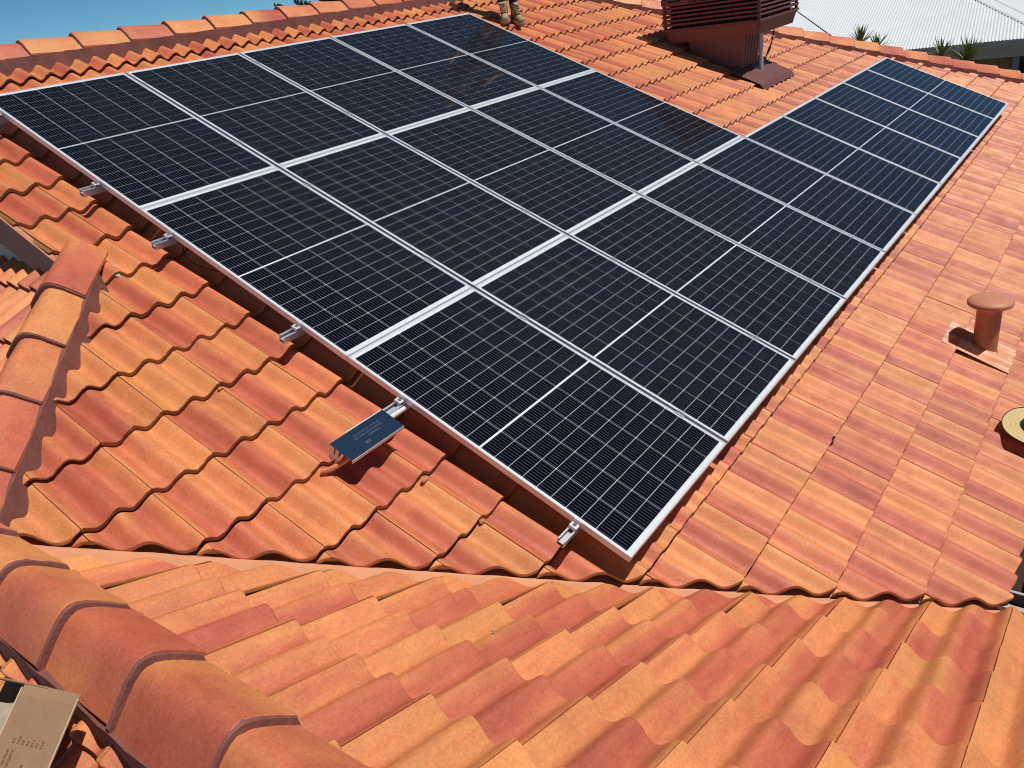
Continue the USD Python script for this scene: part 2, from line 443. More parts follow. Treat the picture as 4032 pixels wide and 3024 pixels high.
def lay(slope, origin, es, et, en, cover, gauge, ks, ms, planes, keep=None, jitter=.0012):
    """planes(k, m) -> list of (point, normal): the tile keeps the side the normals point to."""
    basis = np.stack([es, et, en], 1)
    for m in ms:
        for k in ks:
            rg = np.random.default_rng(abs(hash((slope, int(k) + 500, int(m) + 500))) % 2**32 if False else (len(slope) * 1000003 + (k + 500) * 7919 + (m + 500) * 104729))
            o = origin + es * (k * cover) + et * (m * gauge)
            if keep is not None and not keep(k, m, o):
                continue
            st_ = .014 if (slope == 'main_slope' and m == -10) else STEP
            v, f = tile_solid(cover, gauge, rg, step=st_)
            thin = planes(k, m) if planes else []
            if any(((o + v @ basis.T - p) @ n).min() < 0 for p, n in thin):
                st_ = .010 if slope == 'front_slope' else STEP
                v, f = tile_solid(cover, gauge, rg, gauge - .004, thick=.015, step=st_)      # a cut tile: only its exposed part
            yaw = rg.normal(0, .0022)
            vv = v.copy(); vv[:, 0] -= yaw * v[:, 1]; vv[:, 1] += yaw * (v[:, 0] - cover / 2)
            zj, tilt = rg.normal(0, jitter), rg.normal(0, .003)
            vv[:, 2] += zj + tilt * (v[:, 0] - cover / 2)
            w = o + vv @ basis.T
            cuts = planes(k, m) if planes else []
            if np.linalg.det(basis) < 0:
                f = f[:, ::-1]
            todo = [(p, n) for p, n in cuts if ((w - p) @ n).min() < 0]
            if any(((w - p) @ n).max() <= .02 for p, n in todo):
                continue
            if todo:
                bodies = []
                for part in ((slice(0, len(v) - 8), 0), (slice(len(v) - 8, None), 1)):
                    idx = np.arange(len(v))[part[0]]
                    fm = f[np.isin(f[:, 0], idx)] - idx[0]
                    mm = manifold3d.Manifold(manifold3d.Mesh(vert_properties=w[idx].astype(np.float32), tri_verts=fm.astype(np.uint32)))
                    for p, n in todo:
                        mm = mm.trim_by_plane(tuple(n), float(np.dot(p, n)))
                    g = mm.to_mesh()
                    if len(g.tri_verts):
                        bodies.append((np.array(g.vert_properties[:, :3], float), np.array(g.tri_verts)))
                if not bodies:
                    continue
                w2 = np.vstack([b[0] for b in bodies])
                offs = np.cumsum([0] + [len(b[0]) for b in bodies])
                f = np.vstack([b[1] + offs[i] for i, b in enumerate(bodies)])
                w = w2
                if len(f) < 4:
                    continue
            local = (w - o) @ basis
            red = redness(local, cover, rg)
            painted_shade = (local[:, 2] - zj - tilt * (local[:, 0] - cover / 2) - st_ * local[:, 1] / gauge) < roll((local[:, 0] + yaw * local[:, 1]) / cover) - .0030  # mask of noses and undersides whose colour is darkened to imitate shade
            tint = np.stack([red, np.full(len(red), rg.uniform(.90, 1.07)), painted_shade.astype(float)], 1)
            uv = local[:, :2] + rg.uniform(0, 50, 2)
            pr = project(w)
            inside = (pr[:, 2] > .2) & (pr[:, 0] > -60) & (pr[:, 0] < 4092) & (pr[:, 1] > -60) & (pr[:, 1] < 3084)
            size = 0.
            if inside.any():
                px = np.clip(pr[inside, :2], [0, 0], [4032, 3024])
                size = np.prod(px.max(0) - px.min(0))
                c = (w.mean(0))
                if slope == 'main_slope':
                    u, vv_ = c[0], -c[1] * CP - c[2] * SP
                    if under_panels(u, vv_):
                        size = 0.
            TILES.append((slope, w, f, uv, tint, size))


def under_panels(u, v):
    return (0.15 < u < 5.0 and 0.1 < v < 5.0) or (5.0 <= u < 10.1 and 3.55 < v < 5.0)


# main slope (the panels lie on it)
U0, V0, COV, GAU = -.4795, 3.056, .304, .3565
hipL_n = np.array([.961, -1, 0]) / math.hypot(.961, 1)          # keeps the main-slope side of the left hip
hipL_p = np.array([0, -1.138, 0])
hipR_n = np.array([-1, -1, 0]) / math.sqrt(2); hipR_p = np.array([8.26 - .03, 0, 0])
val_n = np.array([.0, 0, 0])
va = M(-1.0, 5.070 - 1.166, HC); vb = M(1.0, 5.070 + 1.166, HC)
vd = (vb - va) * [1, 1, 0]; vd /= np.linalg.norm(vd)
val_n = np.array([-vd[1], vd[0], 0])                              # points upslope / away from the valley
if val_n[1] < 0:
    val_n = -val_n


def planes_main(k, m):
    ps = [(hipR_p, hipR_n), (va, val_n), (np.array([0, .84, 0]), np.array([0, -1., 0]))]
    if k < 0:
        ps.append((hipL_p + hipL_n * .01, hipL_n))
    return ps


lay('main_slope', M(U0, V0, HC), EX, VW, NW, COV, GAU, range(-6, 49), range(-10, 11), planes_main,
    keep=lambda k, m, o: not (k < 0 and m < -4))
# front slope (nearest the camera), falls to +x
WO = np.array([.70189, -5.35842, -2.60260]); CW_, GW = .310, .3555
wcut_n = np.array([-1.006, -1, 0]) / math.hypot(1.006, 1); wcut_p = np.array([0, -4.655, 0])
lay('front_slope', WO, np.array([0, 1., 0]), VWW, NWW, CW_, GW, range(-8, 9), range(-7, 3),
    lambda k, m: [(wcut_p, wcut_n), (np.array([-1.70, 0, 0]), np.array([1., 0, 0]))])
# end slope (left), falls to -x
HO = np.array([-1.72, 0, -1.42]) + VWH * .21
lay('end_slope', HO, np.array([0, -1., 0]), VWH, NWH, COV, .345, range(-9, 22), range(-5, 6),
    lambda k, m: [(np.array([-1.74, 0, 0]), np.array([-1., 0, 0])) if k >= 9 else (hipL_p - hipL_n * .01, -hipL_n), (np.array([-.40, 0, 0]), np.array([-1., 0, 0]))],
    keep=lambda k, m, o: o[0] > -3.3)

order = sorted(range(len(TILES)), key=lambda i: -TILES[i][5])
chosen = set(order[:300])
slope_path = {}
for s in ('main_slope', 'front_slope', 'end_slope'):
    slope_path[s] = None
# the boarding below the tiles: one sheet per slope
dk = .135


def sheet(name, pts, mat_, parent, thick=.012, n=None):
    pts = np.array(pts, float)
    n = np.cross(pts[1] - pts[0], pts[2] - pts[0]) if n is None else n
    n = n / np.linalg.norm(n)
    k = len(pts)
    v = np.vstack([pts, pts - n * thick])
    f = [[0, i, i + 1] for i in range(1, k - 1)] + [[k, k + i + 1, k + i] for i in range(1, k - 1)]
    for i in range(k):
        j = (i + 1) % k
        f += [[i, k + i, k + j], [i, k + j, j]]
    return put(name, v, np.array(f), mat_, parent, None)


def on_main(x, y, d=dk):
    return np.array([x, y, zM(y) - d / CP])


def on_front(x, y, d=dk):
    return np.array([x, y, -2.252 - .4856 * x - d / math.cos(PW)])


def on_end(x, y, d=dk):
    return np.array([x, y, -1.42 + .436 * (x + 1.72) - d / math.cos(PH)])


def ordered(pts, n):
    pts = np.array(pts); nn = np.cross(pts[1] - pts[0], pts[2] - pts[0])
    return pts if nn @ n > 0 else pts[::-1]


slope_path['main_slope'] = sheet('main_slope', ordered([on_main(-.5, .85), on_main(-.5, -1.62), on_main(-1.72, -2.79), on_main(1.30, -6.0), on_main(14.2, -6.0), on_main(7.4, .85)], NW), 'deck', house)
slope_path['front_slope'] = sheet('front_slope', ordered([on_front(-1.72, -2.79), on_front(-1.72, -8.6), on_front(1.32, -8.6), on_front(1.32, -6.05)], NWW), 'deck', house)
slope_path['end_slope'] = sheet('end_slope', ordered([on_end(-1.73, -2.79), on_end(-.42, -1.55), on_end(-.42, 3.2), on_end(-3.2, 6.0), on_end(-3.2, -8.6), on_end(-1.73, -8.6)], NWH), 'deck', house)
rest = {}
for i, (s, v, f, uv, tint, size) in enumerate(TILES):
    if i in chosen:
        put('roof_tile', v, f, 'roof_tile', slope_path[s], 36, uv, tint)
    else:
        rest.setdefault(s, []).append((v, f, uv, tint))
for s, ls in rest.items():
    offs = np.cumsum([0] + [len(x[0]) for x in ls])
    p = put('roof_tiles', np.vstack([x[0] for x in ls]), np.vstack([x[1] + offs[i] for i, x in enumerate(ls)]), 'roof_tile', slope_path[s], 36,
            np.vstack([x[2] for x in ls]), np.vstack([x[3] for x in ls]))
    data(p, kind='stuff')

# back slopes, walls, gable: plain solid pieces of the same house
sheet('back_slope', ordered([np.array([-.5, .86, zM(.85) - .03]), np.array([7.4, .86, zM(.85) - .03]), np.array([13.5, 7.0, -2.6]), np.array([-3.2, 7.0, -2.6]), np.array([-.5, 3.2, -.86])], np.array([0, SP, CP])), 'tile_clay', house)
sheet('right_slope', ordered([np.array([7.4, .85, .10]), np.array([14.2, -6.0, -2.95]), np.array([14.2, 7.0, -2.95])], np.array([SP, 0, CP])), 'tile_clay', house)
wall = cat([box((-2.7, -5.6, GROUND), (13.6, 6.5, -3.05)), box((-2.7, -12.0, GROUND), (.85, -5.6, -3.05))])
put_tm('wall', wall, 'render_wall', house, None)
# gable: wall, barge board, mortar pointing along the verge
gp = [np.array([-.46, y, zM(y) - .10]) for y in (-1.62, .85)]
gw = np.array([[-.46, -1.66, -1.02], [-.46, .85, zM(.85) - .1], [-.46, 3.3, -1.02]])
sheet('gable_wall', np.vstack([gw]), 'render_wall', house, .05, np.array([-1., 0, 0]))


def along_main(x0, x1, n0, n1, v0, v1):
    c = [M(x, v, n) for x in (x0, x1) for v in (v0, v1) for n in (n0, n1)]
    return trimesh.Trimesh(*hull(c))


put_tm('barge_board', along_main(-.515, -.488, HC - .235, HC - .048, -.95, 1.93), 'fascia_paint', house, None)
put_tm('verge_pointing', along_main(-.512, -.482, HC - .052, HC - .030, -.95, 1.90), 'tile_clay', house, None)


# ridge and hip caps
def cap_profile(w, apex=.075, k=1.12, r=.05):
    return apex - k * (np.sqrt(w * w + r * r) - r)


HWC = .142


def cap_piece(length, rg):
    w = np.linspace(-HWC, HWC, 15)
    h = cap_profile(w)
    th = .018
    out = []
    ys = [0.0, .004, length * .5, length]
    for q, y in enumerate(ys):
        lift = .034 * (1 - y / length)
        sh = -.003 if q == 0 else 0
        out.append(np.stack([w, np.full_like(w, y), h + lift + sh], 1))
    inner = [np.stack([w * .985, np.full_like(w, y), h - th + .034 * (1 - y / length)], 1) for y in (0.0, length)]
    rows = out + inner[::-1]
    n = len(w); R = len(rows)
    v = np.vstack(rows)
    f = []
    for a in range(R):
        b = (a + 1) % R
        for j in range(n - 1):
            f += [[a * n + j, a * n + j + 1, b * n + j + 1], [a * n + j, b * n + j + 1, b * n + j]]
    left = [a * n for a in range(R)]; right = [a * n + n - 1 for a in range(R)]
    for j in range(1, R - 1):
        f += [[left[0], left[j], left[j + 1]], [right[0], right[j + 1], right[j]]]
    f = np.array(f)
    if trimesh.Trimesh(v, f, process=False).volume < 0:
        f = f[:, ::-1]
    return v, f


def pointing_piece(rg):
    """Mortar under the raised lip of a cap: a band that follows its end."""
    w = np.linspace(-HWC * .99, HWC * .99, 15)
    h = cap_profile(w)
    t0, t1 = h + .031 + rg.normal(0, .0012, 15), h - .020
    v = np.vstack([np.stack([w, np.full(15, -.007) + rg.normal(0, .0012, 15), t0 - .006], 1), np.stack([w, np.full(15, .002), t0], 1), np.stack([w, np.full(15, .05), t1], 1), np.stack([w, np.full(15, -.011) + rg.normal(0, .0015, 15), t1], 1)])
    f = []
    for a in range(4):
        b = (a + 1) % 4
        for j in range(14):
            f += [[a * 15 + j, a * 15 + j + 1, b * 15 + j + 1], [a * 15 + j, b * 15 + j + 1, b * 15 + j]]
    f += [[0, 15, 30], [0, 30, 45], [14, 44, 29], [14, 59, 44]]
    f = np.array(f)
    if trimesh.Trimesh(v, f, process=False).volume < 0:
        f = f[:, ::-1]
    return v, f


def cap_row(start, end, up, spacing, name, first=0.):
    """Caps from START (where the raised lip of the first one shows) to END."""
    d = (end - start); L = np.linalg.norm(d); d = d / L
    side = np.cross(d, up); side /= np.linalg.norm(side); upv = np.cross(side, d)
    n = int(L / spacing) + 1
    for i in range(n):
        rg = np.random.default_rng(9000 + int(abs(start[0]) * 131) + i * 17)
        o = start + d * (i * spacing + first)
        v, f = cap_piece(spacing + .06, rg)
        v = v + [rg.normal(0, .003), 0, rg.normal(0, .002)]
        bas = np.stack([side, d, upv], 1)
        red = np.clip(rg.choice([.2, .35, .5, .65, .8], p=[.2, .25, .25, .2, .1]) + .35 * rg.normal() * np.sin(v[:, 1] * 9 + rg.uniform(0, 6)) * .8 + .25 * (v[:, 0] / HWC) * rg.normal(), 0, 1)
        tint = np.stack([red, np.full(len(v), rg.uniform(.92, 1.05)), 0 * red], 1)
        cp = put('ridge_cap', o + v @ bas.T, f, 'roof_tile', house, 40, v[:, :2] * [.35, 1] + rg.uniform(0, 40, 2), tint)
        v, f = pointing_piece(rg)
        put('pointing', o + v @ bas.T, f, 'mortar', cp, 40)


Z = np.array([0, 0, 1.])
RA, RB = np.array([-.51, .85, zM(.85)]), np.array([7.45, .85, zM(.85)])
cap_row(RA - [.0065, 0, 0], RB, Z, .4145, 'ridge', first=.0)
hs = np.array([-.42, -1.138 + .961 * -.42, zM(-1.138 + .961 * -.42)])       # left hip, top
he = np.array([-1.74, -1.138 + .961 * -1.74, zM(-1.138 + .961 * -1.74)])
hd = (hs - he) / np.linalg.norm(hs - he)
cap_row(he - hd * .08, hs - hd * .22, Z, .40, 'hip')
cap_row(np.array([-1.72, -8.411, -1.42]), np.array([-1.72, -2.82, -1.42]), Z, .415, 'front ridge')
rs = np.array([14.1, 8.26 - 14.1, zM(8.26 - 14.1)]); re_ = np.array([7.41, .85, zM(.85)])
cap_row(rs, re_, Z, .415, 'right hip')


# mortar bedding under the caps: walls that run down into the tiles
def bed(name, a, b, off_dir, off, top, bottom, th=.03, flare=.02):
    d = (b - a) / np.linalg.norm(b - a)
    n = int(np.linalg.norm(b - a) / .05)
    rg = np.random.default_rng(77 + n)
    rows = []
    for t in np.linspace(0, 1, n + 1):
        p = a + (b - a) * t
        for o, z in ((off, top), (off + flare + rg.normal(0, .006), bottom), (off - th, bottom), (off - th, top)):
            rows.append(p + off_dir * (o + rg.normal(0, .0018)) + [0, 0, z + rg.normal(0, .002)])
    v = np.array(rows); f = []
    for i in range(n):
        for j in range(4):
            k = (j + 1) % 4
            f += [[i * 4 + j, i * 4 + k, (i + 1) * 4 + k], [i * 4 + j, (i + 1) * 4 + k, (i + 1) * 4 + j]]
    f += [[0, 2, 1], [0, 3, 2], [n * 4, n * 4 + 1, n * 4 + 2], [n * 4, n * 4 + 2, n * 4 + 3]]
    f = np.array(f)
    if trimesh.Trimesh(v, f, process=False).volume < 0:
        f = f[:, ::-1]
    put(name, v, f, 'mortar', house, 30)


Y1 = np.array([0, -1., 0]); X1 = np.array([1., 0, 0])
bed('mortar_bed', RA, RB, Y1, .147, -.020, -.17, flare=.012)
bed('mortar_bed', hs - hd * .16, he, hipL_n, .147, -.018, -.19, flare=.035)
bed('mortar_bed', hs - hd * .16, he, -hipL_n, .140, -.022, -.17)
bed('mortar_bed', np.array([-1.72, -2.75, -1.42]), np.array([-1.72, -8.4, -1.42]), X1, .132, -.026, -.18, flare=.0)
bed('mortar_bed', np.array([-1.72, -2.75, -1.42]), np.array([-1.72, -8.4, -1.42]), -X1, .145, -.024, -.16, flare=.006)
bed('mortar_bed', re_, rs, hipR_n, .147, -.020, -.17, flare=.012)

# valley flashing: a folded painted sheet between main and front slope
def yv(x):
    return -4.626 - 1.0706 * x


vl = []
for x in np.linspace(-1.74, 1.36, 40):
    ym, yw = -4.505 - 1.062 * x, -4.655 - 1.006 * x      # along the cut tiles of the main and of the front slope
    sm, sf = np.array([.73, .68, 0]), np.array([-.73, -.68, 0])
    pm, pw = on_main(x, ym, .085), on_front(x, yw, .056)
    pm2, pw2 = on_main(pm[0] + .10 * sm[0], ym + .10 * sm[1], .105), on_front(x + .12 * sf[0], yw + .12 * sf[1], .125)
    mid = (pm + pw) / 2 - [0, 0, .004]
    vl.append([pw2, pw, mid, pm, pm2])
vl = np.array(vl); nv = len(vl)
v = np.vstack([vl.reshape(-1, 3), vl.reshape(-1, 3) - [0, 0, .002]])
f = []
for i in range(nv - 1):
    for j in range(4):
        a = i * 5 + j
        f += [[a, a + 5, a + 6], [a, a + 6, a + 1], [a + 5 * nv, a + 5 * nv + 6, a + 5 * nv + 5], [a + 5 * nv, a + 5 * nv + 1, a + 5 * nv + 6]]
put('valley_flashing', v, np.array(f), 'flashing_paint', house, None)


# gutters: quad trough with back, floor, front and lip
def gutter(name, a, b, out, parent, mat_, w=.125, h=.095, back=.03, th=.003):
    prof = [(0, back), (0, -h), (w, -h), (w, .004), (w - .016, .004), (w - .016, .001), (w - th, .001), (w - th, -h + th), (th, -h + th), (th, back)]
    k = len(prof)
    v = np.array([p + out * x + np.array([0, 0, z]) for p in (a, b) for x, z in prof]); f = []
    for i in range(k):
        j = (i + 1) % k
        f += [[i, j, k + j], [i, k + j, k + i]]
    f = np.array(f)
    return put(name, v, f, mat_, parent, None)


ge = M(0, 6.595, HC - .085)
gutter('gutter', np.array([1.36, ge[1], ge[2]]), np.array([14.3, ge[1], ge[2]]), Y1, house, 'gutter_paint', back=.0)
gutter('gutter', np.array([1.335, ge[1] - .02, ge[2]]), np.array([1.335, -8.6, ge[2]]), X1, house, 'gutter_paint', back=.0)
put_tm('fascia_board', cat([box((1.3, ge[1] + .004, ge[2] - .2), (14.2, ge[1] + .03, ge[2] + .02)), box((1.30, -8.6, ge[2] - .2), (1.33, ge[1] + .002, ge[2] + .02))]), 'gutter_paint', house, None)

# old mortar patch where the left hip starts
rgm = np.random.default_rng(5)
for (u, v_, sx, sy, h) in ((-.33, 1.96, .018, .055, .012), (-.315, 1.90, .03, .02, .009)):
    bl = trimesh.creation.icosphere(2); pn = bl.vertices.copy()
    pn *= (1 + .35 * (meshkit.fbm(pn * 2.3 + 7, 3) - .5))[:, None]
    pn = pn * [sx, sy, h]
    w = M(u, v_, HC - .030) + pn @ np.stack([EX, VW, NW], 1).T
    put('mortar_patch', w, bl.faces[:, ::-1], 'grey_mortar', house, 40)

# ------------------------------------------------------------------ solar panels
PITCH, ROWL, PWID, PLEN, FR = 1.02184, 1.7103, 1.0018, 1.7063, .0105
PANEL_M = lambda i, j: frame(M(i * PITCH + .010, j * ROWL + .002, 0), EX, VW, NW)   # local x across, y down the slope; z is up


def mirrored(tm):       # x, down-slope, up is a left-handed frame: keep faces outward
    t = tm.copy(); t.invert(); return t


# use a right-handed local frame: x across, y up the slope, origin at the panel's lower left corner
PANEL_M = lambda i, j: frame(M(i * PITCH + .010, (j + 1) * ROWL - .002, 0), EX, -VW, NW)
ORD = ['first', 'second', 'third', 'fourth', 'fifth', 'sixth', 'seventh', 'eighth', 'ninth', 'tenth']


def panel_label(i, j):
    row = ('upper', 'middle', 'lower')[j]
    n = (5, 5, 10)[j]
    if i == 0:
        return f'black solar panel at the near left end of the {row} row'
    if i == n - 1:
        return f'black solar panel at the far right end of the {row} row'
    return f'black solar panel in the {row} row, {ORD[i]} one from its near left end'


FH = .035
fr = cat([rbox((0, 0, -FH), (PWID, FR, 0), .0012), rbox((0, PLEN - FR, -FH), (PWID, PLEN, 0), .0012), rbox((0, FR + .0002, -FH), (FR, PLEN - FR - .0002, 0), .0012), rbox((PWID - FR, FR + .0002, -FH), (PWID, PLEN - FR - .0002, 0), .0012)])
LAM = -.0022
CW0, CH0 = .1592, .0800
GX, GY = .0019, .0017
mx0 = (PWID - 6 * CW0 - 5 * GX) / 2
my0 = (PLEN - 20 * CH0 - 18 * GY - .0110) / 2
first_panel = thing('solar_module', panel_label(0, 0), 'solar panel', 'solar panels on the main roof', PANEL_M(0, 0))
put_tm('frame', fr, 'anodised', first_panel, 20)
put_tm('backsheet', box((FR - .001, FR - .001, -.0075), (PWID - FR + .001, PLEN - FR + .001, LAM)), 'backsheet', first_panel, None)
ch = .0030
for c in range(6):
    for r in range(20):
        x = mx0 + c * (CW0 + GX); y = my0 + r * (CH0 + GY) + (.0110 - GY if r >= 10 else 0)
        lo = r % 2 == 0
        if lo:
            pts = [(x + ch, y), (x + CW0 - ch, y), (x + CW0, y + ch), (x + CW0, y + CH0), (x, y + CH0), (x, y + ch)]
        else:
            pts = [(x, y), (x + CW0, y), (x + CW0, y + CH0 - ch), (x + CW0 - ch, y + CH0), (x + ch, y + CH0), (x, y + CH0 - ch)]
        pts = np.array(pts); z1, z0 = LAM + .0006, LAM - .0004
        v = np.vstack([np.column_stack([pts, np.full(6, z1)]), np.column_stack([pts, np.full(6, z0)])])
        f = [[0, k, k + 1] for k in range(1, 5)] + [[k, 6 + k, 6 + (k + 1) % 6] for k in range(6)] + [[k, 6 + (k + 1) % 6, (k + 1) % 6] for k in range(6)]
        put('cell', v, np.array(f), 'cell', first_panel, None, np.column_stack([(v[:, 0] - x) / CW0, (v[:, 1] - y) / CH0]))
# thin dark ribbons in the white margins (cross connectors), seen as dark dashes
for y in (my0 - .0055, PLEN - my0 + .0035):
    for a, b in ((.02, .16), (.17, .33), (.34, .49), (.51, .66), (.67, .83), (.84, .98)):
        put_tm('ribbon', box((PWID * a, y, LAM - .0003), (PWID * b, y + .0018, LAM + .0004)), 'rail_metal', first_panel, None)
ym = my0 + 10 * CH0 + 9 * GY + .0042
for a, b in ((.02, .33), (.34, .66), (.67, .98)):
    put_tm('ribbon', box((PWID * a, ym, LAM - .0003), (PWID * b, ym + .0026, LAM + .0004)), 'rail_metal', first_panel, None)
for j, n in ((0, 5), (1, 5), (2, 10)):
    for i in range(n):
        if (i, j) != (0, 0):
            copy_of(first_panel, panel_label(i, j), 'solar panel', 'solar panels on the main roof', PANEL_M(i, j))

# rails, clamps
RAILS = [(.235, 0), (1.303, 0), (2.000, 1), (3.066, 1), (3.800, 2), (4.850, 2)]
RN = ['the upper rail of the upper row', 'the lower rail of the upper row', 'the upper rail of the middle row', 'the lower rail of the middle row', 'the upper rail of the lower row', 'the lower rail of the lower row']
for q, (rv, j) in enumerate(RAILS):
    n = (5, 5, 10)[j]
    x0, x1 = -.105 if q != 4 else -.34, n * PITCH + .09
    hw = .0195
    # U channel rail with hollow foot
    prof = np.array([(-hw, 0), (-hw, -.041), (hw, -.041), (hw, 0), (hw - .008, 0), (hw - .008, -.003), (hw - .003, -.003), (hw - .003, -.020), (-hw + .003, -.020), (-hw + .003, -.003), (-hw + .008, -.003), (-hw + .008, 0)])
    from shapely.geometry import Polygon
    poly = Polygon(prof).difference(Polygon([(-hw + .004, -.024), (-hw + .004, -.037), (hw - .004, -.037), (hw - .004, -.024)]))
    tm = trimesh.creation.extrude_polygon(poly, x1 - x0, engine='earcut')
    # local: x = across (up the slope), y = up, z = along the rail
    tm = tf(tm, frame(M(x0, rv, -FH - .0005), -VW, NW, EX))
    if tm.volume < 0:
        tm.invert()
    lab = f'silver aluminium rail, {RN[q].replace("the ", "", 1)} of panels'
    data(put_tm('mounting_rail', tm, 'rail_metal', '/World', None), lab, 'rail', 'rails under the solar panels')


def bolt(o):
    hexa = tf(trimesh.creation.cylinder(radius=.0072, height=.006, sections=6), trimesh.transformations.translation_matrix([0, 0, .003]))
    sock = trimesh.creation.cylinder(radius=.0038, height=.0084, sections=10)
    return hexa


mid0 = None
end0 = None
for q, (rv, j) in enumerate(RAILS):
    n = (5, 5, 10)[j]
    for i in range(1, n):
        mt = frame(M(i * PITCH, rv, 0), EX, -VW, NW)
        lab = f'silver clamp between {ORD[i - 1]} and {ORD[i]} panels on {RN[q][4:]}'
        if mid0 is None:
            mid0 = thing('mid_clamp', lab, 'clamp', 'clamps between the panels', mt)
            # a T clamp: two wings on the frames, channel between
            bdy = cat([rbox((-.020, -.025, .0004), (-.0062, .025, .0034), .0008), rbox((.0062, -.025, .0004), (.020, .025, .0034), .0008),
                       box((-.0062, -.025, -.012), (.0062, .025, -.009)), box((-.0087, -.025, -.012), (-.0064, .025, .0030)), box((.0064, -.025, -.012), (.0087, .025, .0030))])
            put_tm('clamp_body', bdy, 'rail_metal', mid0, None)
            put_tm('bolt', tf(trimesh.creation.cylinder(radius=.0055, height=.011, sections=8), trimesh.transformations.translation_matrix([0, 0, -.0035])), 'steel', mid0, 30)
        else:
            copy_of(mid0, lab, 'clamp', 'clamps between the panels', mt)
    for side, x in ((-1, .010), (1, n * PITCH - .010)):
        mt = frame(M(x, rv, 0), -side * EX, side * VW, NW)
        where = 'near left' if side < 0 else 'far right'
        lab = f'silver bolted clamp at {where} end of {RN[q][4:]}'
        if end0 is None:
            end0 = thing('end_clamp', lab, 'clamp', 'end clamps at the panel edges', mt)
            # local x points into the panel; the clamp stands outside (x < 0) on the rail and hooks over the frame
            bdy = cat([rbox((-.002, -.02, .0005), (.009, .02, .0035), .0008), box((-.005, -.02, -.022), (-.0006, .02, .0035)), rbox((-.036, -.02, -.022), (-.0052, .02, -.0175), .0008),
                       box((-.036, -.02, -.0345), (-.0325, .02, -.0222)), box((-.009, -.02, -.0345), (-.0056, .02, -.0222))])
            put_tm('clamp_body', bdy, 'anodised', end0, None)
            b_ = cat([tf(trimesh.creation.cylinder(radius=.0068, height=.007, sections=12), trimesh.transformations.translation_matrix([-.019, 0, -.014])),
                      tf(trimesh.creation.annulus(.004, .0092, .0016, sections=16), trimesh.transformations.translation_matrix([-.019, 0, -.0166]))])
            put_tm('bolt', b_, 'steel', end0, 30)
        else:
            copy_of(end0, lab, 'clamp', 'end clamps at the panel edges', mt)

# ------------------------------------------------------------------ isolator shroud at the near end of a rail
sh = thing('isolator_shroud', 'folded metal isolator shroud with stamped warning text at the panel edge', 'shroud', None, frame(M(-.448, 3.926, -.030), EX, -VW, NW))
SL, SW_ = .338, .142
put_tm('cover', rbox((0, 0, -.0016), (SL, SW_, 0), .0006), 'shroud_metal', sh, None)
put_tm('flange', rbox((.004, -.0018, -.022), (SL, .0006, -.0018), .0005), 'shroud_edge', sh, None)
put_tm('flange', rbox((.0, SW_ - .001, -.022), (SL * .99, SW_ + .0016, -.0018), .0005), 'shroud_edge', sh, None)
put_tm('flange', rbox((.10, SW_ + .0018, -.004), (SL, SW_ + .0075, -.0018), .0005), 'shroud_edge', sh, None)
legp = cat([box((0.001, SW_ - .030, -.092), (.0028, SW_ - .0018, -.0016)), box((0.001, SW_ - .060, -.092), (.0028, SW_ - .042, -.0016)), box((0.001, SW_ - .042, -.055), (.0028, SW_ - .030, -.045)),
            box((.0028, SW_ - .0030, -.092), (.10, SW_ - .0018, -.022))])
put_tm('bracket', legp, 'shroud_edge', sh, None)


def text(name, s, h, o, ex, ey, ez, mat_, parent, bold=False, depth=.0006, centre=False):
    t = meshkit.text_mesh(s, h, depth, bold)
    if centre:
        t.apply_translation([-t.bounds.mean(0)[0], 0, 0])
    t = tf(t, frame(np.array(o, float), ex, ey, ez))
    if np.linalg.det(np.stack([ex, ey, ez], 1)) < 0:
        t.invert()
    return put_tm(name, t, mat_, parent, None)


nx, ny, nz = np.array([-1., 0, 0]), np.array([0, -1., 0]), np.array([0, 0, 1.])
for s, h, x, y in (('WARNING', .0105, .205, .0695), ('HAZARDOUS DC VOLTAGE', .0098, .188, .0885), ('PV ARRAY DC ISOLATOR', .0098, .192, .1075)):
    text('stamped_text', s, h, (x, y, .0002), nx, ny, nz, 'embossed', sh, False, .0007, True)
put_tm('stamped_mark', cat([box((.124, .040, 0), (.160, .043, .0008)), box((.130, .030, 0), (.136, .0385, .0008)), box((.142, .030, 0), (.146, .038, .0008)), box((.150, .031, 0), (.154, .038, .0008))]), 'embossed', sh, None)

pts = [M(-.13 + t * .20, 3.828 - .002 * t, -.062) for t in np.linspace(0, 1, 60)]
rr_ = [.0125 + (.0011 if k % 2 else 0) for k in range(60)]
data(put_tm('grey_conduit', tube(pts, rr_, 12), 'conduit_white', '/World', 40), 'short pale grey conduit running from the panel edge into the shroud', 'conduit')
P0, P1, P2, P3 = M(-.40, 3.875, -.075), M(-.445, 3.860, -.100), M(-.475, 3.845, HC + .002), M(-.50, 3.800, HC - .020)
bz = [(1 - t) ** 3 * P0 + 3 * (1 - t) ** 2 * t * P1 + 3 * (1 - t) * t * t * P2 + t ** 3 * P3 for t in np.linspace(0, 1, 50)]
data(put_tm('orange_conduit', tube(bz, [.0125 + (.001 if k % 2 else 0) for k in range(50)], 12), 'conduit_orange', '/World', 40), 'orange conduit that bends from under the shroud into the tiles', 'conduit')

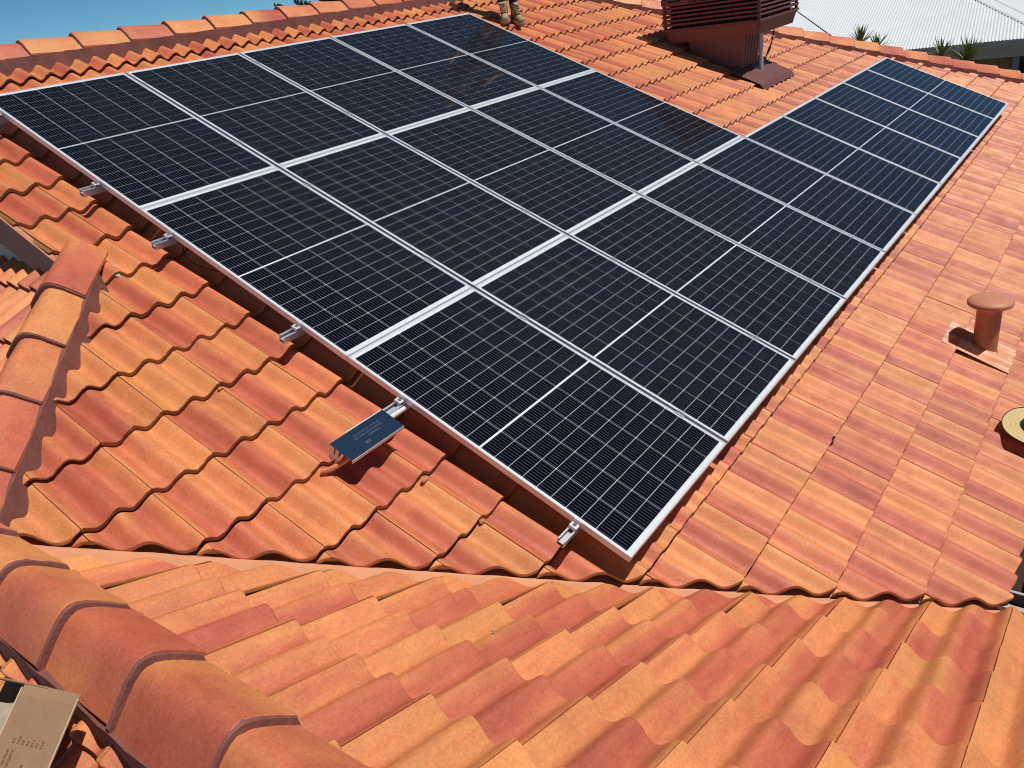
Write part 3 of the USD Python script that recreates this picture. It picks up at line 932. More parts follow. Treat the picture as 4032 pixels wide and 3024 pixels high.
cp_ = [M(.035, 2.06, -.075), M(.015, 2.10, -.105), M(.02, 2.17, -.130), M(.05, 2.28, -.125), M(.10, 2.42, -.09), M(.16, 2.55, -.06)]
tt_ = np.linspace(0, 5, 26); cp_ = np.array(cp_)
cc_ = np.stack([np.interp(tt_, range(6), cp_[:, k]) for k in range(3)], 1)
for _ in range(3):
    cc_[1:-1] = (cc_[:-2] + 2 * cc_[1:-1] + cc_[2:]) / 4
data(put_tm('solar_cable', tube(cc_, .0032, 6), 'black_rubber', '/World', 60), 'thin black cable drooping under the panel edge beside a rail end', 'cable')

# ------------------------------------------------------------------ vent pipe with cap and flashing
vb_ = M(3.700, 6.072, HC - .03)
vp = thing('vent_pipe', 'terracotta coloured vent pipe with round cap standing near the gutter', 'pipe', None, frame(vb_, X1, np.array([0, 1., 0]), Z))
put_tm('pipe', lathe([(0, -.12), (.079, -.12), (.079, .345), (0, .345)], 48), 'pipe_terracotta', vp, 35)
put_tm('cap', lathe([(0, .400), (.085, .397), (.116, .391), (.130, .384), (.1385, .377), (.142, .372), (.144, .367), (.144, .361), (.141, .359), (.144, .357), (.144, .350), (.141, .345), (.116, .343), (.086, .328), (.0815, .32), (.0815, .30), (0, .30)], 56), 'cap_terracotta', vp, 30)
put_tm('collar', tf(lathe([(.0795, -.01), (.090, -.01), (.090, .014), (.088, .017), (.0795, .017)], 48), trimesh.transformations.rotation_matrix(.30, [1, 0, 0])), 'pipe_terracotta', vp, 30)
# dressed lead sheet lying on the tiles
fu, fv = np.meshgrid(np.linspace(3.455, 3.90, 29), np.linspace(5.80, 6.265, 24), indexing='ij')
ph = ((fu - U0) % (COV / 2)) / (COV / 2)
nz_ = HC + .008 - .5 * WAVE * (1 - np.cos(2 * np.pi * ph)) * np.clip(np.minimum(np.hypot(fu - 3.70, fv - 6.072) - .06, 1) / .10, 0.25, 1) + .0
nz_ -= .029 * (6.27 - fv) / .3565 * .3
gridP = np.array([[M(fu[a, b], fv[a, b], nz_[a, b]) for b in range(fu.shape[1])] for a in range(fu.shape[0])])


def grid_mesh(P, th):
    A, B_ = P.shape[:2]
    v = np.vstack([P.reshape(-1, 3), P.reshape(-1, 3) + th]); n = A * B_
    f = []
    for a in range(A - 1):
        for b in range(B_ - 1):
            i = a * B_ + b
            f += [[i, i + 1, i + B_ + 1], [i, i + B_ + 1, i + B_], [n + i, n + i + B_ + 1, n + i + 1], [n + i, n + i + B_, n + i + B_ + 1]]
    edge = [a * B_ for a in range(A)] + [(A - 1) * B_ + b for b in range(1, B_)] + [a * B_ + B_ - 1 for a in range(A - 2, -1, -1)] + [b for b in range(B_ - 2, 0, -1)]
    for q in range(len(edge)):
        i, j = edge[q], edge[(q + 1) % len(edge)]
        f += [[i, n + i, n + j], [i, n + j, j]]
    f = np.array(f)
    t = trimesh.Trimesh(v, f, process=False)
    if t.volume < 0:
        t.invert()
    return t


gm_ = grid_mesh(gridP, NW * -.003)
gm_ = tf(gm_, np.linalg.inv(frame(vb_, X1, np.array([0, 1., 0]), Z)))
put_tm('flashing', gm_, 'flashing_paint', vp, 30)

# ------------------------------------------------------------------ evaporative cooler
AX, AY, AZ = 7.35, -2.42, -.72           # the near bottom corner of its tray
ac = thing('evaporative_cooler', 'maroon louvred evaporative cooler on a duct above the roof tiles', 'cooler', None, frame((AX, AY, AZ), X1, np.array([0, 1., 0]), Z))
BX, BY = 1.25, 1.20


def ring_box(x0, y0, x1, y1, z0, z1, t, c=.02):
    """A square band with cut corners and a hollow middle."""
    from shapely.geometry import box as sbox
    o = sbox(x0 + c, y0 + c, x1 - c, y1 - c).buffer(c, quad_segs=3)
    i = o.buffer(-t)
    tm = trimesh.creation.extrude_polygon(o.difference(i), z1 - z0, engine='earcut'); tm.apply_translation([0, 0, z0])
    return tm


tray = []
for (x, y, z, s) in ((.025, .03, 0, .03), (0, 0, .11, .03), (-.006, -.006, .135, .03)):
    tray += [[x + s, y, z], [BX - x - s, y, z], [BX - x, y + s, z], [BX - x, BY - y - s, z], [BX - x - s, BY - y, z], [x + s, BY - y, z], [x, BY - y - s, z], [x, y + s, z]]
put('tray', *hull(tray), 'maroon_plastic', ac, 30)
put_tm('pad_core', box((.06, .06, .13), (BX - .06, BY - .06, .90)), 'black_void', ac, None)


def slat(z, h, pr=.022):
    v = []
    o = lambda e: [(-e, -e), (BX + e, -e), (BX + e, BY + e), (-e, BY + e)]
    rows = [(pr * .55, z), (pr, z + h * .25), (pr, z + h * .9), (pr * .75, z + h), (-.015, z + h * .86), (-.015, z - h * .1)]
    for e, zz in rows:
        v += [[x, y, zz] for x, y in o(e)]
    f = []
    R = len(rows)
    for a in range(R):
        b = (a + 1) % R
        for j in range(4):
            k = (j + 1) % 4
            f += [[a * 4 + j, a * 4 + k, b * 4 + k], [a * 4 + j, b * 4 + k, b * 4 + j]]
    f = np.array(f)
    t = trimesh.Trimesh(np.array(v), f, process=False)
    if t.volume < 0:
        t.invert()
    return t


put_tm('slat', slat(.135, .030), 'maroon_plastic', ac, None)
for k in range(5):
    put_tm('slat', slat(.196 + k * .0458, .026), 'maroon_plastic', ac, None)
zb = .196 + 5 * .0458 - .004
band = slat(zb, .082)
put_tm('name_band', band, 'maroon_plastic', ac, None)
for k in range(6):
    put_tm('slat', slat(zb + .118 + k * .0458, .026), 'maroon_plastic', ac, None)
for k in range(8):      # grille uprights behind the slats
    y = .10 + k * (BY - .2) / 7
    put_tm('grille_bar', box((.045, y - .004, .13), (.0585, y + .004, .9)), 'maroon_plastic', ac, None)
for k in range(7):
    x = .10 + k * (BX - .2) / 6
    put_tm('grille_bar', box((x - .004, .045, .13), (x + .004, .0585, .9)), 'maroon_plastic', ac, None)
for (x, y) in ((.006, .006), (BX - .006, .006), (.006, BY - .006), (BX - .006, BY - .006)):
    put_tm('corner_post', box((x - .016, y - .016, .13), (x + .016, y + .016, .92)), 'maroon_plastic', ac, None)
lid = []
for (e, z) in ((.03, .92), (.03, .96), (-.12, 1.04)):
    lid += [[-e, -e, z], [BX + e, -e, z], [BX + e, BY + e, z], [-e, BY + e, z]]
put('lid', *hull(lid), 'maroon_plastic', ac, 30)
# lettering and slot on the band of the face that looks to the camera (-x face; text reads towards -y)
text('name_lettering', 'convair', .056, (-.0222, .865, zb + .014), np.array([0, -1., 0]), Z, -X1, 'black_void', ac, True, .0010)
put_tm('band_slot', box((-.0232, .97, zb + .038), (-.0215, 1.14, zb + .058)), 'black_void', ac, None)
# duct, drain pipe, cable, flashing
bz0 = M(7.5, 2.42, HC)[2] - AZ
dl = [M(7.495, 2.42, HC - .03), M(8.00, 2.42, HC - .03), M(8.00, 1.72, HC - .03), M(7.495, 1.72, HC - .03)]
inv = np.linalg.inv(frame((AX, AY, AZ), X1, np.array([0, 1., 0]), Z))
dl = [(inv @ np.append(p, 1))[:3] for p in dl]
duct = [np.array([p[0] + dx, p[1] + dy, .03]) for p, dx, dy in zip(dl, (-.02, .05, .05, -.02), (-.05, -.05, .04, .04))]
put('duct', *hull(np.vstack([duct, np.array(dl)])), 'maroon_sheet', ac, 20)
seams = []
for k in range(5):
    t = .16 + k * .17
    a = np.array(duct[0]) * (1 - t) + np.array(duct[1]) * t; b = dl[0] * (1 - t) + dl[1] * t
    seams.append(tube([a + [0, -.001, 0], b + [0, -.001, 0]], .007, 6))
for k, s in enumerate(seams):
    put_tm('duct_seam', s, 'maroon_sheet', ac, 40)
pb = (inv @ np.append(M(7.735, 2.575, HC + .01), 1))[:3]
put_tm('drain_pipe', tube([pb, [pb[0], pb[1], .03]], .025, 16), 'pvc_grey', ac, 40)
cb = (inv @ np.append(M(7.86, 2.50, HC + .02), 1))[:3]
ca = np.array([.75, .10, .03])
cbl = [ca + (cb - ca) * t + np.array([.0, -.04, 0]) * math.sin(t * math.pi) for t in np.linspace(0, 1, 14)]
put_tm('cable', tube(cbl, [.008 if not 7 <= k <= 8 else .015 for k in range(14)], 8), 'black_rubber', ac, 40)
fu, fv = np.meshgrid(np.linspace(7.26, 8.29, 41), np.concatenate([np.linspace(2.33, 2.76, 10), [2.80, 2.835]]), indexing='ij')
fn_ = HC + .020 + .006 * np.cos((fu - U0) * 2 * np.pi / (COV)) + .020 * np.clip((fu - 7.26) / .5, 0, 1) * 0 - np.where(fv > 2.77, (fv - 2.77) * .75, 0) + .018 * np.sin(np.pi * (fu - 7.26) / 1.03)
P_ = np.array([[M(fu[a, b], fv[a, b], fn_[a, b]) for b in range(fu.shape[1])] for a in range(fu.shape[0])])
put_tm('flashing', tf(grid_mesh(P_, NW * -.003), inv), 'maroon_sheet', ac, 30)

# ------------------------------------------------------------------ person standing beyond the panels


def limb_union(chains):
    parts = []
    for (a, ra, b, rb) in chains:
        s1 = trimesh.creation.icosphere(2, ra); s1.apply_translation(a)
        s2 = trimesh.creation.icosphere(2, rb); s2.apply_translation(b)
        parts.append(manifold3d.Manifold.hull_points(np.vstack([s1.vertices, s2.vertices]).astype(np.float64)))
    m = manifold3d.Manifold.batch_boolean(parts, manifold3d.OpType.Add)
    return m


def soft(m, edge, it=10):
    g = m.refine_to_length(edge).to_mesh()
    t = trimesh.Trimesh(g.vert_properties[:, :3].astype(float), g.tri_verts.astype(int), process=True)
    trimesh.smoothing.filter_taubin(t, iterations=it)
    return t


def crest(x, y):
    return np.array([x, y, zM(y) - .012])


toeA, toeB = np.array([5.60, -.115]), np.array([5.765, -.235])
dA, dB = np.array([-.79, -.61]), np.array([-.50, -.87]); dA /= np.linalg.norm(dA); dB /= np.linalg.norm(dB)
ankA, ankB = toeA - dA * .205, toeB - dB * .205
person = thing('person', 'person in tan lace-up work boots and black socks standing beyond the panels', 'person')
hip = np.array([(ankA[0] + ankB[0]) / 2 + .05, (ankA[1] + ankB[1]) / 2 + .05])
gz = zM(hip[1]) + .02
sd = np.array([dA[1], -dA[0]]); sd = sd / np.linalg.norm(sd)          # across the body
if np.dot(ankA - ankB, sd) < 0:
    sd = -sd
fwd = dA + dB; fwd /= np.linalg.norm(fwd)
P3_ = lambda xy, z: np.array([xy[0], xy[1], gz + z])
hA, hB = P3_(hip + sd * .09, .90), P3_(hip - sd * .09, .90)
kA, kB = P3_((ankA + hip + sd * .09) / 2 + dA * .02, .49), P3_((ankB + hip - sd * .09) / 2 + dB * .02, .49)
aA, aB = P3_(ankA, .11), P3_(ankB, .11)
sh_ = P3_(hip - fwd * .02, 1.42)
shA, shB = P3_(hip + sd * .18, 1.40), P3_(hip - sd * .18, 1.40)
elA, elB = P3_(hip + sd * .27 + fwd * .03, 1.10), P3_(hip - sd * .27 + fwd * .03, 1.10)
wrA, wrB = P3_(hip + sd * .27 + fwd * .16, .88), P3_(hip - sd * .27 + fwd * .16, .88)
ch_ = []
for (h, k, a, d) in ((hA, kA, aA, dA), (hB, kB, aB, dB)):
    calf = k * .62 + a * .38 - np.append(d, 0) * .018
    ch_ += [(h, .088, k, .058), (k, .056, calf, .055), (calf, .055, a, .038), (a, .038, a - [0, 0, .05], .036)]
ch_ += [(hA, .10, hB, .10), ((hA + hB) / 2 + [0, 0, .12], .115, sh_ - [0, 0, .12], .135), ((hA + hB) / 2, .11, (hA + hB) / 2 + [0, 0, .12], .115), (shA, .055, shB, .055), (sh_ - [0, 0, .12], .13, sh_, .08), (sh_, .06, sh_ + [0, 0, .10], .052)]
for (s, e, w) in ((shA, elA, wrA), (shB, elB, wrB)):
    ch_ += [(s, .055, e, .042), (e, .041, w, .028)]
    pd = np.append(fwd, 0) * .8 + np.array([0, 0, -.6])
    pm = w + pd * .07
    ch_ += [(w, .027, pm, .030)]
    acr = np.append(sd, 0)
    for q in range(4):
        b0 = pm + acr * (.030 - .02 * q); b1 = b0 + pd * (.035, .040, .037, .028)[q]; b2 = b1 + (pd * .5 + np.array([0, 0, -.8])) * .03
        ch_ += [(b0, .009, b1, .0085), (b1, .0085, b2, .0075)]
    t0 = w + pd * .025 + np.append(fwd, 0) * .02; ch_ += [(t0, .011, t0 + np.append(fwd, 0) * .03 + [0, 0, -.02], .009)]
hc = sh_ + np.array([fwd[0] * .03, fwd[1] * .03, .215])
ch_ += [(sh_ + [0, 0, .10], .052, hc - [0, 0, .03], .065), (hc - [0, 0, .03] + np.append(fwd, 0) * .02, .072, hc + [0, 0, .03] - np.append(fwd, 0) * .01, .088),
        (hc + np.append(fwd, 0) * .092 + [0, 0, -.025], .012, hc + np.append(fwd, 0) * .085 + [0, 0, .012], .009)]
for e in (1, -1):
    ch_.append((hc + np.append(sd, 0) * .086 * e + [0, 0, -.02], .013, hc + np.append(sd, 0) * .088 * e + [0, 0, .012], .015))
body = soft(limb_union(ch_), .018)
put('body', body.vertices, body.faces, 'skin', person, 60)
put_tm('hair', soft(limb_union([(hc + [0, 0, .035] - np.append(fwd, 0) * .02, .092, hc + [0, 0, .01] - np.append(fwd, 0) * .035, .088)]), .02), 'hair', person, 60)
for e in (1, -1):
    s_ = trimesh.creation.icosphere(2, .011); s_.apply_translation(hc + np.append(fwd, 0) * .078 + np.append(sd, 0) * .032 * e + [0, 0, .008]); put_tm('eye', s_, 'sock', person, 60)
shr = limb_union([(hA, .112, hA * .35 + kA * .65, .092), (hB, .112, hB * .35 + kB * .65, .092), (hA, .118, hB, .118), ((hA + hB) / 2, .122, (hA + hB) / 2 + [0, 0, .12], .125)])
put_tm('shorts', soft(shr, .02), 'shorts', person, 60)
srt = limb_union([((hA + hB) / 2 + [0, 0, .10], .13, sh_ - [0, 0, .12], .148), (sh_ - [0, 0, .12], .143, sh_ - [0, 0, .02], .09), (shA, .068, shB, .068), (shA, .068, shA * .45 + elA * .55, .058), (shB, .068, shB * .45 + elB * .55, .058)])
put_tm('shirt', soft(srt, .02), 'shirt', person, 60)
for side, (toe, d, ank, sockh) in enumerate(((toeA, dA, ankA, .30), (toeB, dB, ankB, .165))):
    a = (aA, aB)[side]; k = (kA, kB)[side]
    up = (k - a) / np.linalg.norm(k - a)
    put_tm('sock', soft(limb_union([(a, .047, a + up * (sockh - .11), .050 if sockh < .2 else .058)]), .014), 'sock', person, 60)
    # boot in its own frame: x forward, y left, z up, tilted with the roof along its length
    heel = ank - d * .075
    z0, z1 = zM(heel[1]) + .004, zM(toe[1]) + .004
    f3 = np.array([toe[0] - heel[0], toe[1] - heel[1], (z1 - z0) * .8]); f3 /= np.linalg.norm(f3)
    l3 = np.array([-d[1], d[0], 0]); u3 = np.cross(f3, l3)
    T = frame(np.array([heel[0], heel[1], z0 + .006]), f3, l3, u3)
    bt = part_xform('boot', person)
    out = []
    for t in np.linspace(0, 1, 24):       # sole outline
        w = .036 + .016 * math.sin(min(t * 1.25, 1) * math.pi * .62) if t < .72 else .051 * math.sqrt(max(1 - ((t - .72) / .28) ** 2, 0))
        out.append((t * .295, w))
    poly = Polygon([(x, w) for x, w in out] + [(x, -w) for x, w in out[::-1]]).buffer(.003)
    sole = trimesh.creation.extrude_polygon(poly, .026, engine='earcut')
    put_tm('sole', tf(sole, T), 'boot_sole', bt, 40)
    upm = limb_union([((.045, 0, .060), .040, (.10, 0, .060), .042), ((.10, 0, .058), .042, (.19, 0, .050), .040), ((.19, 0, .046), .043, (.245, 0, .040), .040),
                      ((.055, 0, .09), .044, (.075, 0, .165), .050), ((.10, 0, .08), .044, (.085, 0, .15), .048)])
    upm = upm.trim_by_plane((0, 0, 1), .020).trim_by_plane((-.25, 0, -1), -.205)
    put_tm('upper', tf(soft(upm, .010, 6), T), 'boot_leather', bt, 60)
    tg = limb_union([((.118, 0, .165), .022, (.150, 0, .098), .026)])
    put_tm('tongue', tf(soft(tg, .01, 4), T), 'boot_dark', bt, 60)
    lc = []
    for q in range(6):
        x, z = .174 - q * .0105, .098 + q * .0155
        lc.append(tube([(x - .012, -.026, z - .002), (x + .004, -.010, z + .010), (x, .012, z + .010), (x - .018, .028, z + .004)], .0034, 6))
        lc.append(tube([(x - .012, .026, z - .002), (x + .004, .010, z + .011), (x, -.012, z + .011), (x - .018, -.028, z + .004)], .0034, 6))
    for e in (1, -1):       # loose bows
        lc.append(tube([(.115 + .03 * math.sin(t * 3.1), e * (.02 + .045 * math.sin(t * 3.0)), .165 - .10 * t) for t in np.linspace(0, 1, 9)], .003, 6))
    put_tm('lace', tf(cat(lc), T), 'lace', bt, 60)

# ------------------------------------------------------------------ straw hat at the right edge
hd_ = -(CAM @ NW - (HC + .02)) / (ray(4072, 1712) @ NW)
hcen = CAM + ray(4072, 1712) * hd_
hat = thing('straw_hat', 'straw hat with dark band lying on the tiles at the right edge', 'hat', None, frame(hcen, EX, -VW, NW))
R_, A_ = 24, 72
pr = [(.098, .030)] + [(.098 + .097 * t, .030 - .020 * t + .012 * t * t) for t in np.linspace(0.02, 1, 14)]
ang = np.linspace(0, 2 * np.pi, A_, endpoint=False)


def hat_grid(profile, dz=lambda r, a: 0 * a):
    v = []; uvs = []
    for r, z in profile:
        v.append(np.stack([r * np.cos(ang) * 1.06, r * np.sin(ang), z + dz(r, ang)], 1)); uvs.append(np.stack([np.full(A_, r * 10), ang * 2], 1))
    v = np.vstack(v); uvs = np.vstack(uvs)
    n = len(profile); f = []
    for i in range(n - 1):
        for j in range(A_):
            k = (j + 1) % A_
            f += [[i * A_ + j, i * A_ + k, (i + 1) * A_ + k], [i * A_ + j, (i + 1) * A_ + k, (i + 1) * A_ + j]]
    return v, np.array(f), uvs


brim_dz = lambda r, a: .026 * np.cos(2 * (a - .4)) * max(r - .10, 0) / .095
v1, f1, u1 = hat_grid(pr, brim_dz)
v2 = v1 - [0, 0, .003]
vv = np.vstack([v1, v2]); ff = np.vstack([f1[:, ::-1], f1 + len(v1)])
put('brim', vv, ff, 'straw', hat, 40, np.vstack([u1, u1]))
put_tm('brim_edge', tube(np.vstack([v1[-A_:], v1[-A_:][:1]]), .0032, 8, False), 'hat_band', hat, 60)
v3, f3_, u3_ = hat_grid([(.099, .028), (.097, .06), (.092, .10), (.082, .125), (.05, .132), (.02, .125), (.001, .122)])
put('crown', v3, f3_[:, ::-1], 'straw', hat, 40, u3_)
put_tm('band', lathe([(.1000 * 1.0, .030), (.1045, .030), (.1025, .064), (.0985, .064)], 72), 'hat_band', hat, 40).__class__

# ------------------------------------------------------------------ cardboard box beside the front ridge
n_ = np.array([-.40, -.40, .82]); n_ /= np.linalg.norm(n_)
TR0 = np.array([-1.86, -4.19, -1.345])


def on_plane(x, y):
    d = ray(x, y); return CAM + d * (((TR0 - CAM) @ n_) / (d @ n_))


TR_, TL_ = on_plane(316, 2731), on_plane(95, 2685)
e1 = TR_ - TL_; BW = np.linalg.norm(e1); e1 = e1 / BW
e2 = np.cross(n_, e1)                                   # runs along the box
dn = on_plane(200, 3024) - TR_
if e2 @ dn > 0:
    e2 = -e2
bx = thing('cardboard_box', 'open brown cardboard parts box with printed list beside the front ridge', 'box', None, frame(TL_, e1, e2, n_))
# local: x along the top edge (0..BW), -y towards the camera, z out of the printed face
BL_, BD, TH = .42, .115, .004
put_tm('printed_side', cat([rbox((0, -BL_, -TH), (BW, -.028, 0), .001), tf(rbox((0, -.030, -TH), (BW, .0, 0), .001), trimesh.transformations.rotation_matrix(-.22, [1, 0, 0], [0, -.029, 0]))]), 'cardboard', bx, None)
put_tm('side', rbox((BW * .42, -BL_, -BD), (BW * .42 + TH, -.02, -TH - .0005), .001), 'cardboard', bx, None)
put_tm('bottom', rbox((-.13, -BL_, -BD - TH), (BW * .42, 0, -BD - .0005), .001), 'cardboard', bx, None)
put_tm('end_flap', tf(rbox((-.16, -.004, -BD), (BW * .42, 0, -.004), .001), np.eye(4)), 'cardboard', bx, None)
put_tm('rim', cat([box((-.0012, -BL_, -TH - .0003), (.0022, -.012, .0004)), box((BW - .002, -BL_, -TH - .0003), (BW + .0012, -.012, .0004))]), 'cardboard_edge', bx, None)
pa = trimesh.creation.icosphere(2); pa.vertices *= (1 + .5 * (meshkit.fbm(pa.vertices * 2 + 3, 3) - .5))[:, None]; pa.vertices = pa.vertices * [.05, .06, .035] + [-.055, -.11, -BD + .045]
data(put('packing_paper', (frame(TL_, e1, e2, n_) @ np.c_[pa.vertices, np.ones(len(pa.vertices))].T).T[:, :3], pa.faces, 'brown_paper', '/World', 25), 'crumpled brown packing paper inside the open cardboard box', 'paper')
bb = tf(rbox((-.11, -.32, -BD + .002), (-.01, -.17, -BD + .06), .008), frame(TL_, e1, e2, n_))
data(put_tm('blue_tub', bb, 'blue_plastic', '/World', 30), 'blue plastic tub inside the open cardboard box', 'tub')
LINES = [('7.Side Tile Hook', 'X2'), ('universal rail splice', 'X10'), ('Mid clamp', 'X8'), ('Earthing clip', 'X4'), ('30/40 End Clamp', 'X12'), ('tile hook', 'X2'), ('grounding lug', 'X12'), ('cable clip', '')]
for k, (a, b) in enumerate(LINES):
    x = BW * (.26 + .080 * k)
    t = meshkit.text_mesh(a, .0066, .0004); wlen = t.bounds[1, 0]
    y0 = -.152 - (.0, .0, .058, .046, .026, .068, .042, .064)[k] - wlen
    text('print', a, .0066, (x, max(y0, -BL_ + .005), .0002), np.array([0, 1., 0]), np.array([-1., 0, 0]), Z, 'card_print', bx, False, .0004)
    if b:
        text('print', b, .0066, (x + BW * .03, -.138, .0002), np.array([0, 1., 0]), np.array([-1., 0, 0]), Z, 'card_print', bx, False, .0004)

# ------------------------------------------------------------------ chips lying on the tiles
CH = [((1008, 1240), (.020, .009, .008), 'grey_mortar', 'grey splinter of mortar in the shade at the panel edge'),
      ((868, 1530), (.016, .010, .009), 'tile_clay', 'pale clay crumb stuck at a tile joint left of the shroud'),
      ((1672, 1888), (.024, .013, .011), 'tile_clay', 'broken orange tile chip at the joint below the shroud'),
      ((1897, 2052), (.017, .013, .011), 'tile_clay', 'orange tile chip at the joint left of the last end clamp'),
      ((1940, 2484), (.008, .006, .004), 'grey_mortar', 'small grey pebble lying on the front slope'),
      ((3290, 1715), (.013, .009, .006), 'grey_mortar', 'grey chip on the tiles between the panels and the straw hat')]
for q, ((x, y), sz, mt, lab) in enumerate(CH):
    d = ray(x, y)
    if y > 2300:
        k = (-2.016 - .030 - CAM @ NWW) / (d @ NWW); bas = np.stack([np.array([0, 1., 0]), VWW, NWW], 1)
    else:
        bas = np.stack([EX, VW, NW], 1); n_s = HC - .02
        for _ in range(6):
            k = (n_s - CAM @ NW) / (d @ NW); P_ = CAM + d * k
            n_s = HC + float(roll(((P_[0] - U0) % COV) / COV)) - STEP * (1 - (((P_ @ VW) - V0) % GAU) / GAU) + sz[2] * .6
    o = CAM + d * k
    t = trimesh.creation.icosphere(1); t.vertices *= (1 + .6 * (meshkit.fbm(t.vertices * 2 + q * 5, 2) - .5))[:, None]
    data(put('tile_chip', o + (t.vertices * sz) @ bas.T, t.faces[:, ::-1], mt, '/World', None), lab, 'chip', 'chips lying on the roof')

# ------------------------------------------------------------------ neighbouring house
nb = thing('neighbouring_house', 'neighbouring house with white corrugated metal roof behind the right hip', 'house')
E1 = np.array([21.372, -.940, -2.6]); E2 = np.array([21.676, -3.498, -2.6])
ee = (E1 - E2) / np.linalg.norm(E1 - E2)                     # along the eave, to the left
uh = np.array([-ee[1], ee[0], 0]); uh = uh if uh[0] > 0 else -uh
NP = math.radians(13.5)
us = uh * math.cos(NP) + Z * math.sin(NP); nn_ = np.cross(us, ee); nn_ = nn_ if nn_[2] > 0 else -nn_


def corrugated(o, ea, up, nrm, poly, wave=.0762, amp=.009):
    """Corrugated sheet filling a quad given by (a, lower, upper) limits along ea."""
    a0, a1 = poly[0][0], poly[-1][0]
    a = np.arange(a0, a1, wave / 8)
    lo = np.interp(a, [p[0] for p in poly], [p[1] for p in poly]); hi = np.interp(a, [p[0] for p in poly], [p[2] for p in poly])
    z = amp * np.cos(a * 2 * np.pi / wave)
    b0 = o + a[:, None] * ea + lo[:, None] * up + z[:, None] * nrm
    b1 = o + a[:, None] * ea + hi[:, None] * up + z[:, None] * nrm
    P = np.stack([b0, b1], 1)
    return grid_mesh(P, -nrm * .0015)


def nhit(px, py):
    d = ray(px, py); return CAM + d * (((E1 - CAM) @ nn_) / (d @ nn_))


z3 = lambda x, y: (2688 + x * .6076, y * .6076)
co = lambda P: (np.dot(P - E1, ee), np.dot(P - E1, us))
vL0, vL1 = co(nhit(*z3(960, 225))), co(nhit(*z3(710, 45)))
vR0, vR1 = co(nhit(*z3(2212, 155))), co(nhit(*z3(1900, 0)))
sL = (vL1[1] - vL0[1]) / (vL1[0] - vL0[0]); sR = (vR1[1] - vR0[1]) / (vR1[0] - vR0[0])
aL = lambda h: vL0[0] + (h - vL0[1]) / sL
aR = lambda h: vR0[0] + (h - vR0[1]) / sR
H_ = 6.0
low_of = lambda a: max(0, vL0[1] + (a - vL0[0]) * sL)
A0, A1_ = aR(0), aL(H_)
poly = [(A0, 0, 0.02), (aR(H_), 0, H_)] + [(aL(0) if aL(0) > aR(H_) else aR(H_) + .1, 0, H_)] + [(A1_, H_ - .02, H_)]
put_tm('roof_sheet', corrugated(E1, ee, us, nn_, poly), 'white_roof', nb, 40)
# hip: plane beyond it and the rolled capping
hp0, hp1 = E1 + aR(-.1) * ee + us * -.1, E1 + aR(H_) * ee + us * H_
vp0, vp1 = E1 + aL(-.3) * ee + us * -.3, E1 + aL(H_) * ee + us * H_
side_dn = -ee * math.cos(NP) - Z * math.sin(NP)
q0, q1 = hp0 + side_dn * .0, hp1
sheet('roof_plane', ordered([hp0 - nn_ * .02, hp1 - nn_ * .02, hp1 + side_dn * 6 - nn_ * .02, hp0 + side_dn * .3 - nn_ * .02], Z), 'white_roof', nb)
hdv = (hp1 - hp0) / np.linalg.norm(hp1 - hp0); hs_ = np.cross(hdv, nn_); hs_ /= np.linalg.norm(hs_)
hs_ = hs_ if hs_ @ ee > 0 else -hs_
capv = np.array([p + hs_ * a + nn_ * z for p in (hp0, hp1) for a, z in ((.02, .010), (-.02, .030), (-.26, .022), (-.29, .040), (-.33, .040), (-.36, .012), (-.36, .0), (.02, -.002))])
f = []
for i in range(8):
    j = (i + 1) % 8
    f += [[i, j, 8 + j], [i, 8 + j, 8 + i]]
put('hip_capping', capv, np.array(f), 'white_roof', nb, 25)
teeth = []
for k in range(120):
    p = hp0 + hdv * (k * np.linalg.norm(hp1 - hp0) / 120)
    teeth.append(hull([p + hs_ * .024 + nn_ * .009, p + hs_ * .024 + nn_ * -.012, p + hs_ * .045 + nn_ * -.008 + hdv * .018, p + hdv * .036 + hs_ * .024 + nn_ * .009, p + hdv * .036 + hs_ * .024 + nn_ * -.01]))
offs = np.cumsum([0] + [len(t[0]) for t in teeth])
data(put('foam_teeth', np.vstack([t[0] for t in teeth]), np.vstack([t[1] + offs[i] for i, t in enumerate(teeth)]), 'dark_gap', nb, None), kind='stuff')
# valley on the left and the plane beyond it
vdv = (vp1 - vp0) / np.linalg.norm(vp1 - vp0); vs_ = np.cross(vdv, nn_); vs_ /= np.linalg.norm(vs_); vs_ = vs_ if vs_ @ ee > 0 else -vs_
gut = np.array([p + vs_ * a + nn_ * z for p in (vp0, vp1) for a, z in ((-.01, -.010), (.055, -.012), (.055, -.05), (-.01, -.05))])
put('valley_gutter', gut, np.array([[0, 1, 5], [0, 5, 4], [1, 2, 6], [1, 6, 5], [2, 3, 7], [2, 7, 6], [3, 0, 4], [3, 4, 7]]), 'dark_gap', nb, None)
upo = ee * math.cos(NP * .3) + Z * math.sin(NP * .3)
sheet('roof_plane', ordered([vp0 + vs_ * .05, vp1 + vs_ * .05, vp1 + ee * 9 + Z * 1.2, vp0 + ee * 6 - uh * 3 + Z * -.2], Z), 'white_roof', nb)
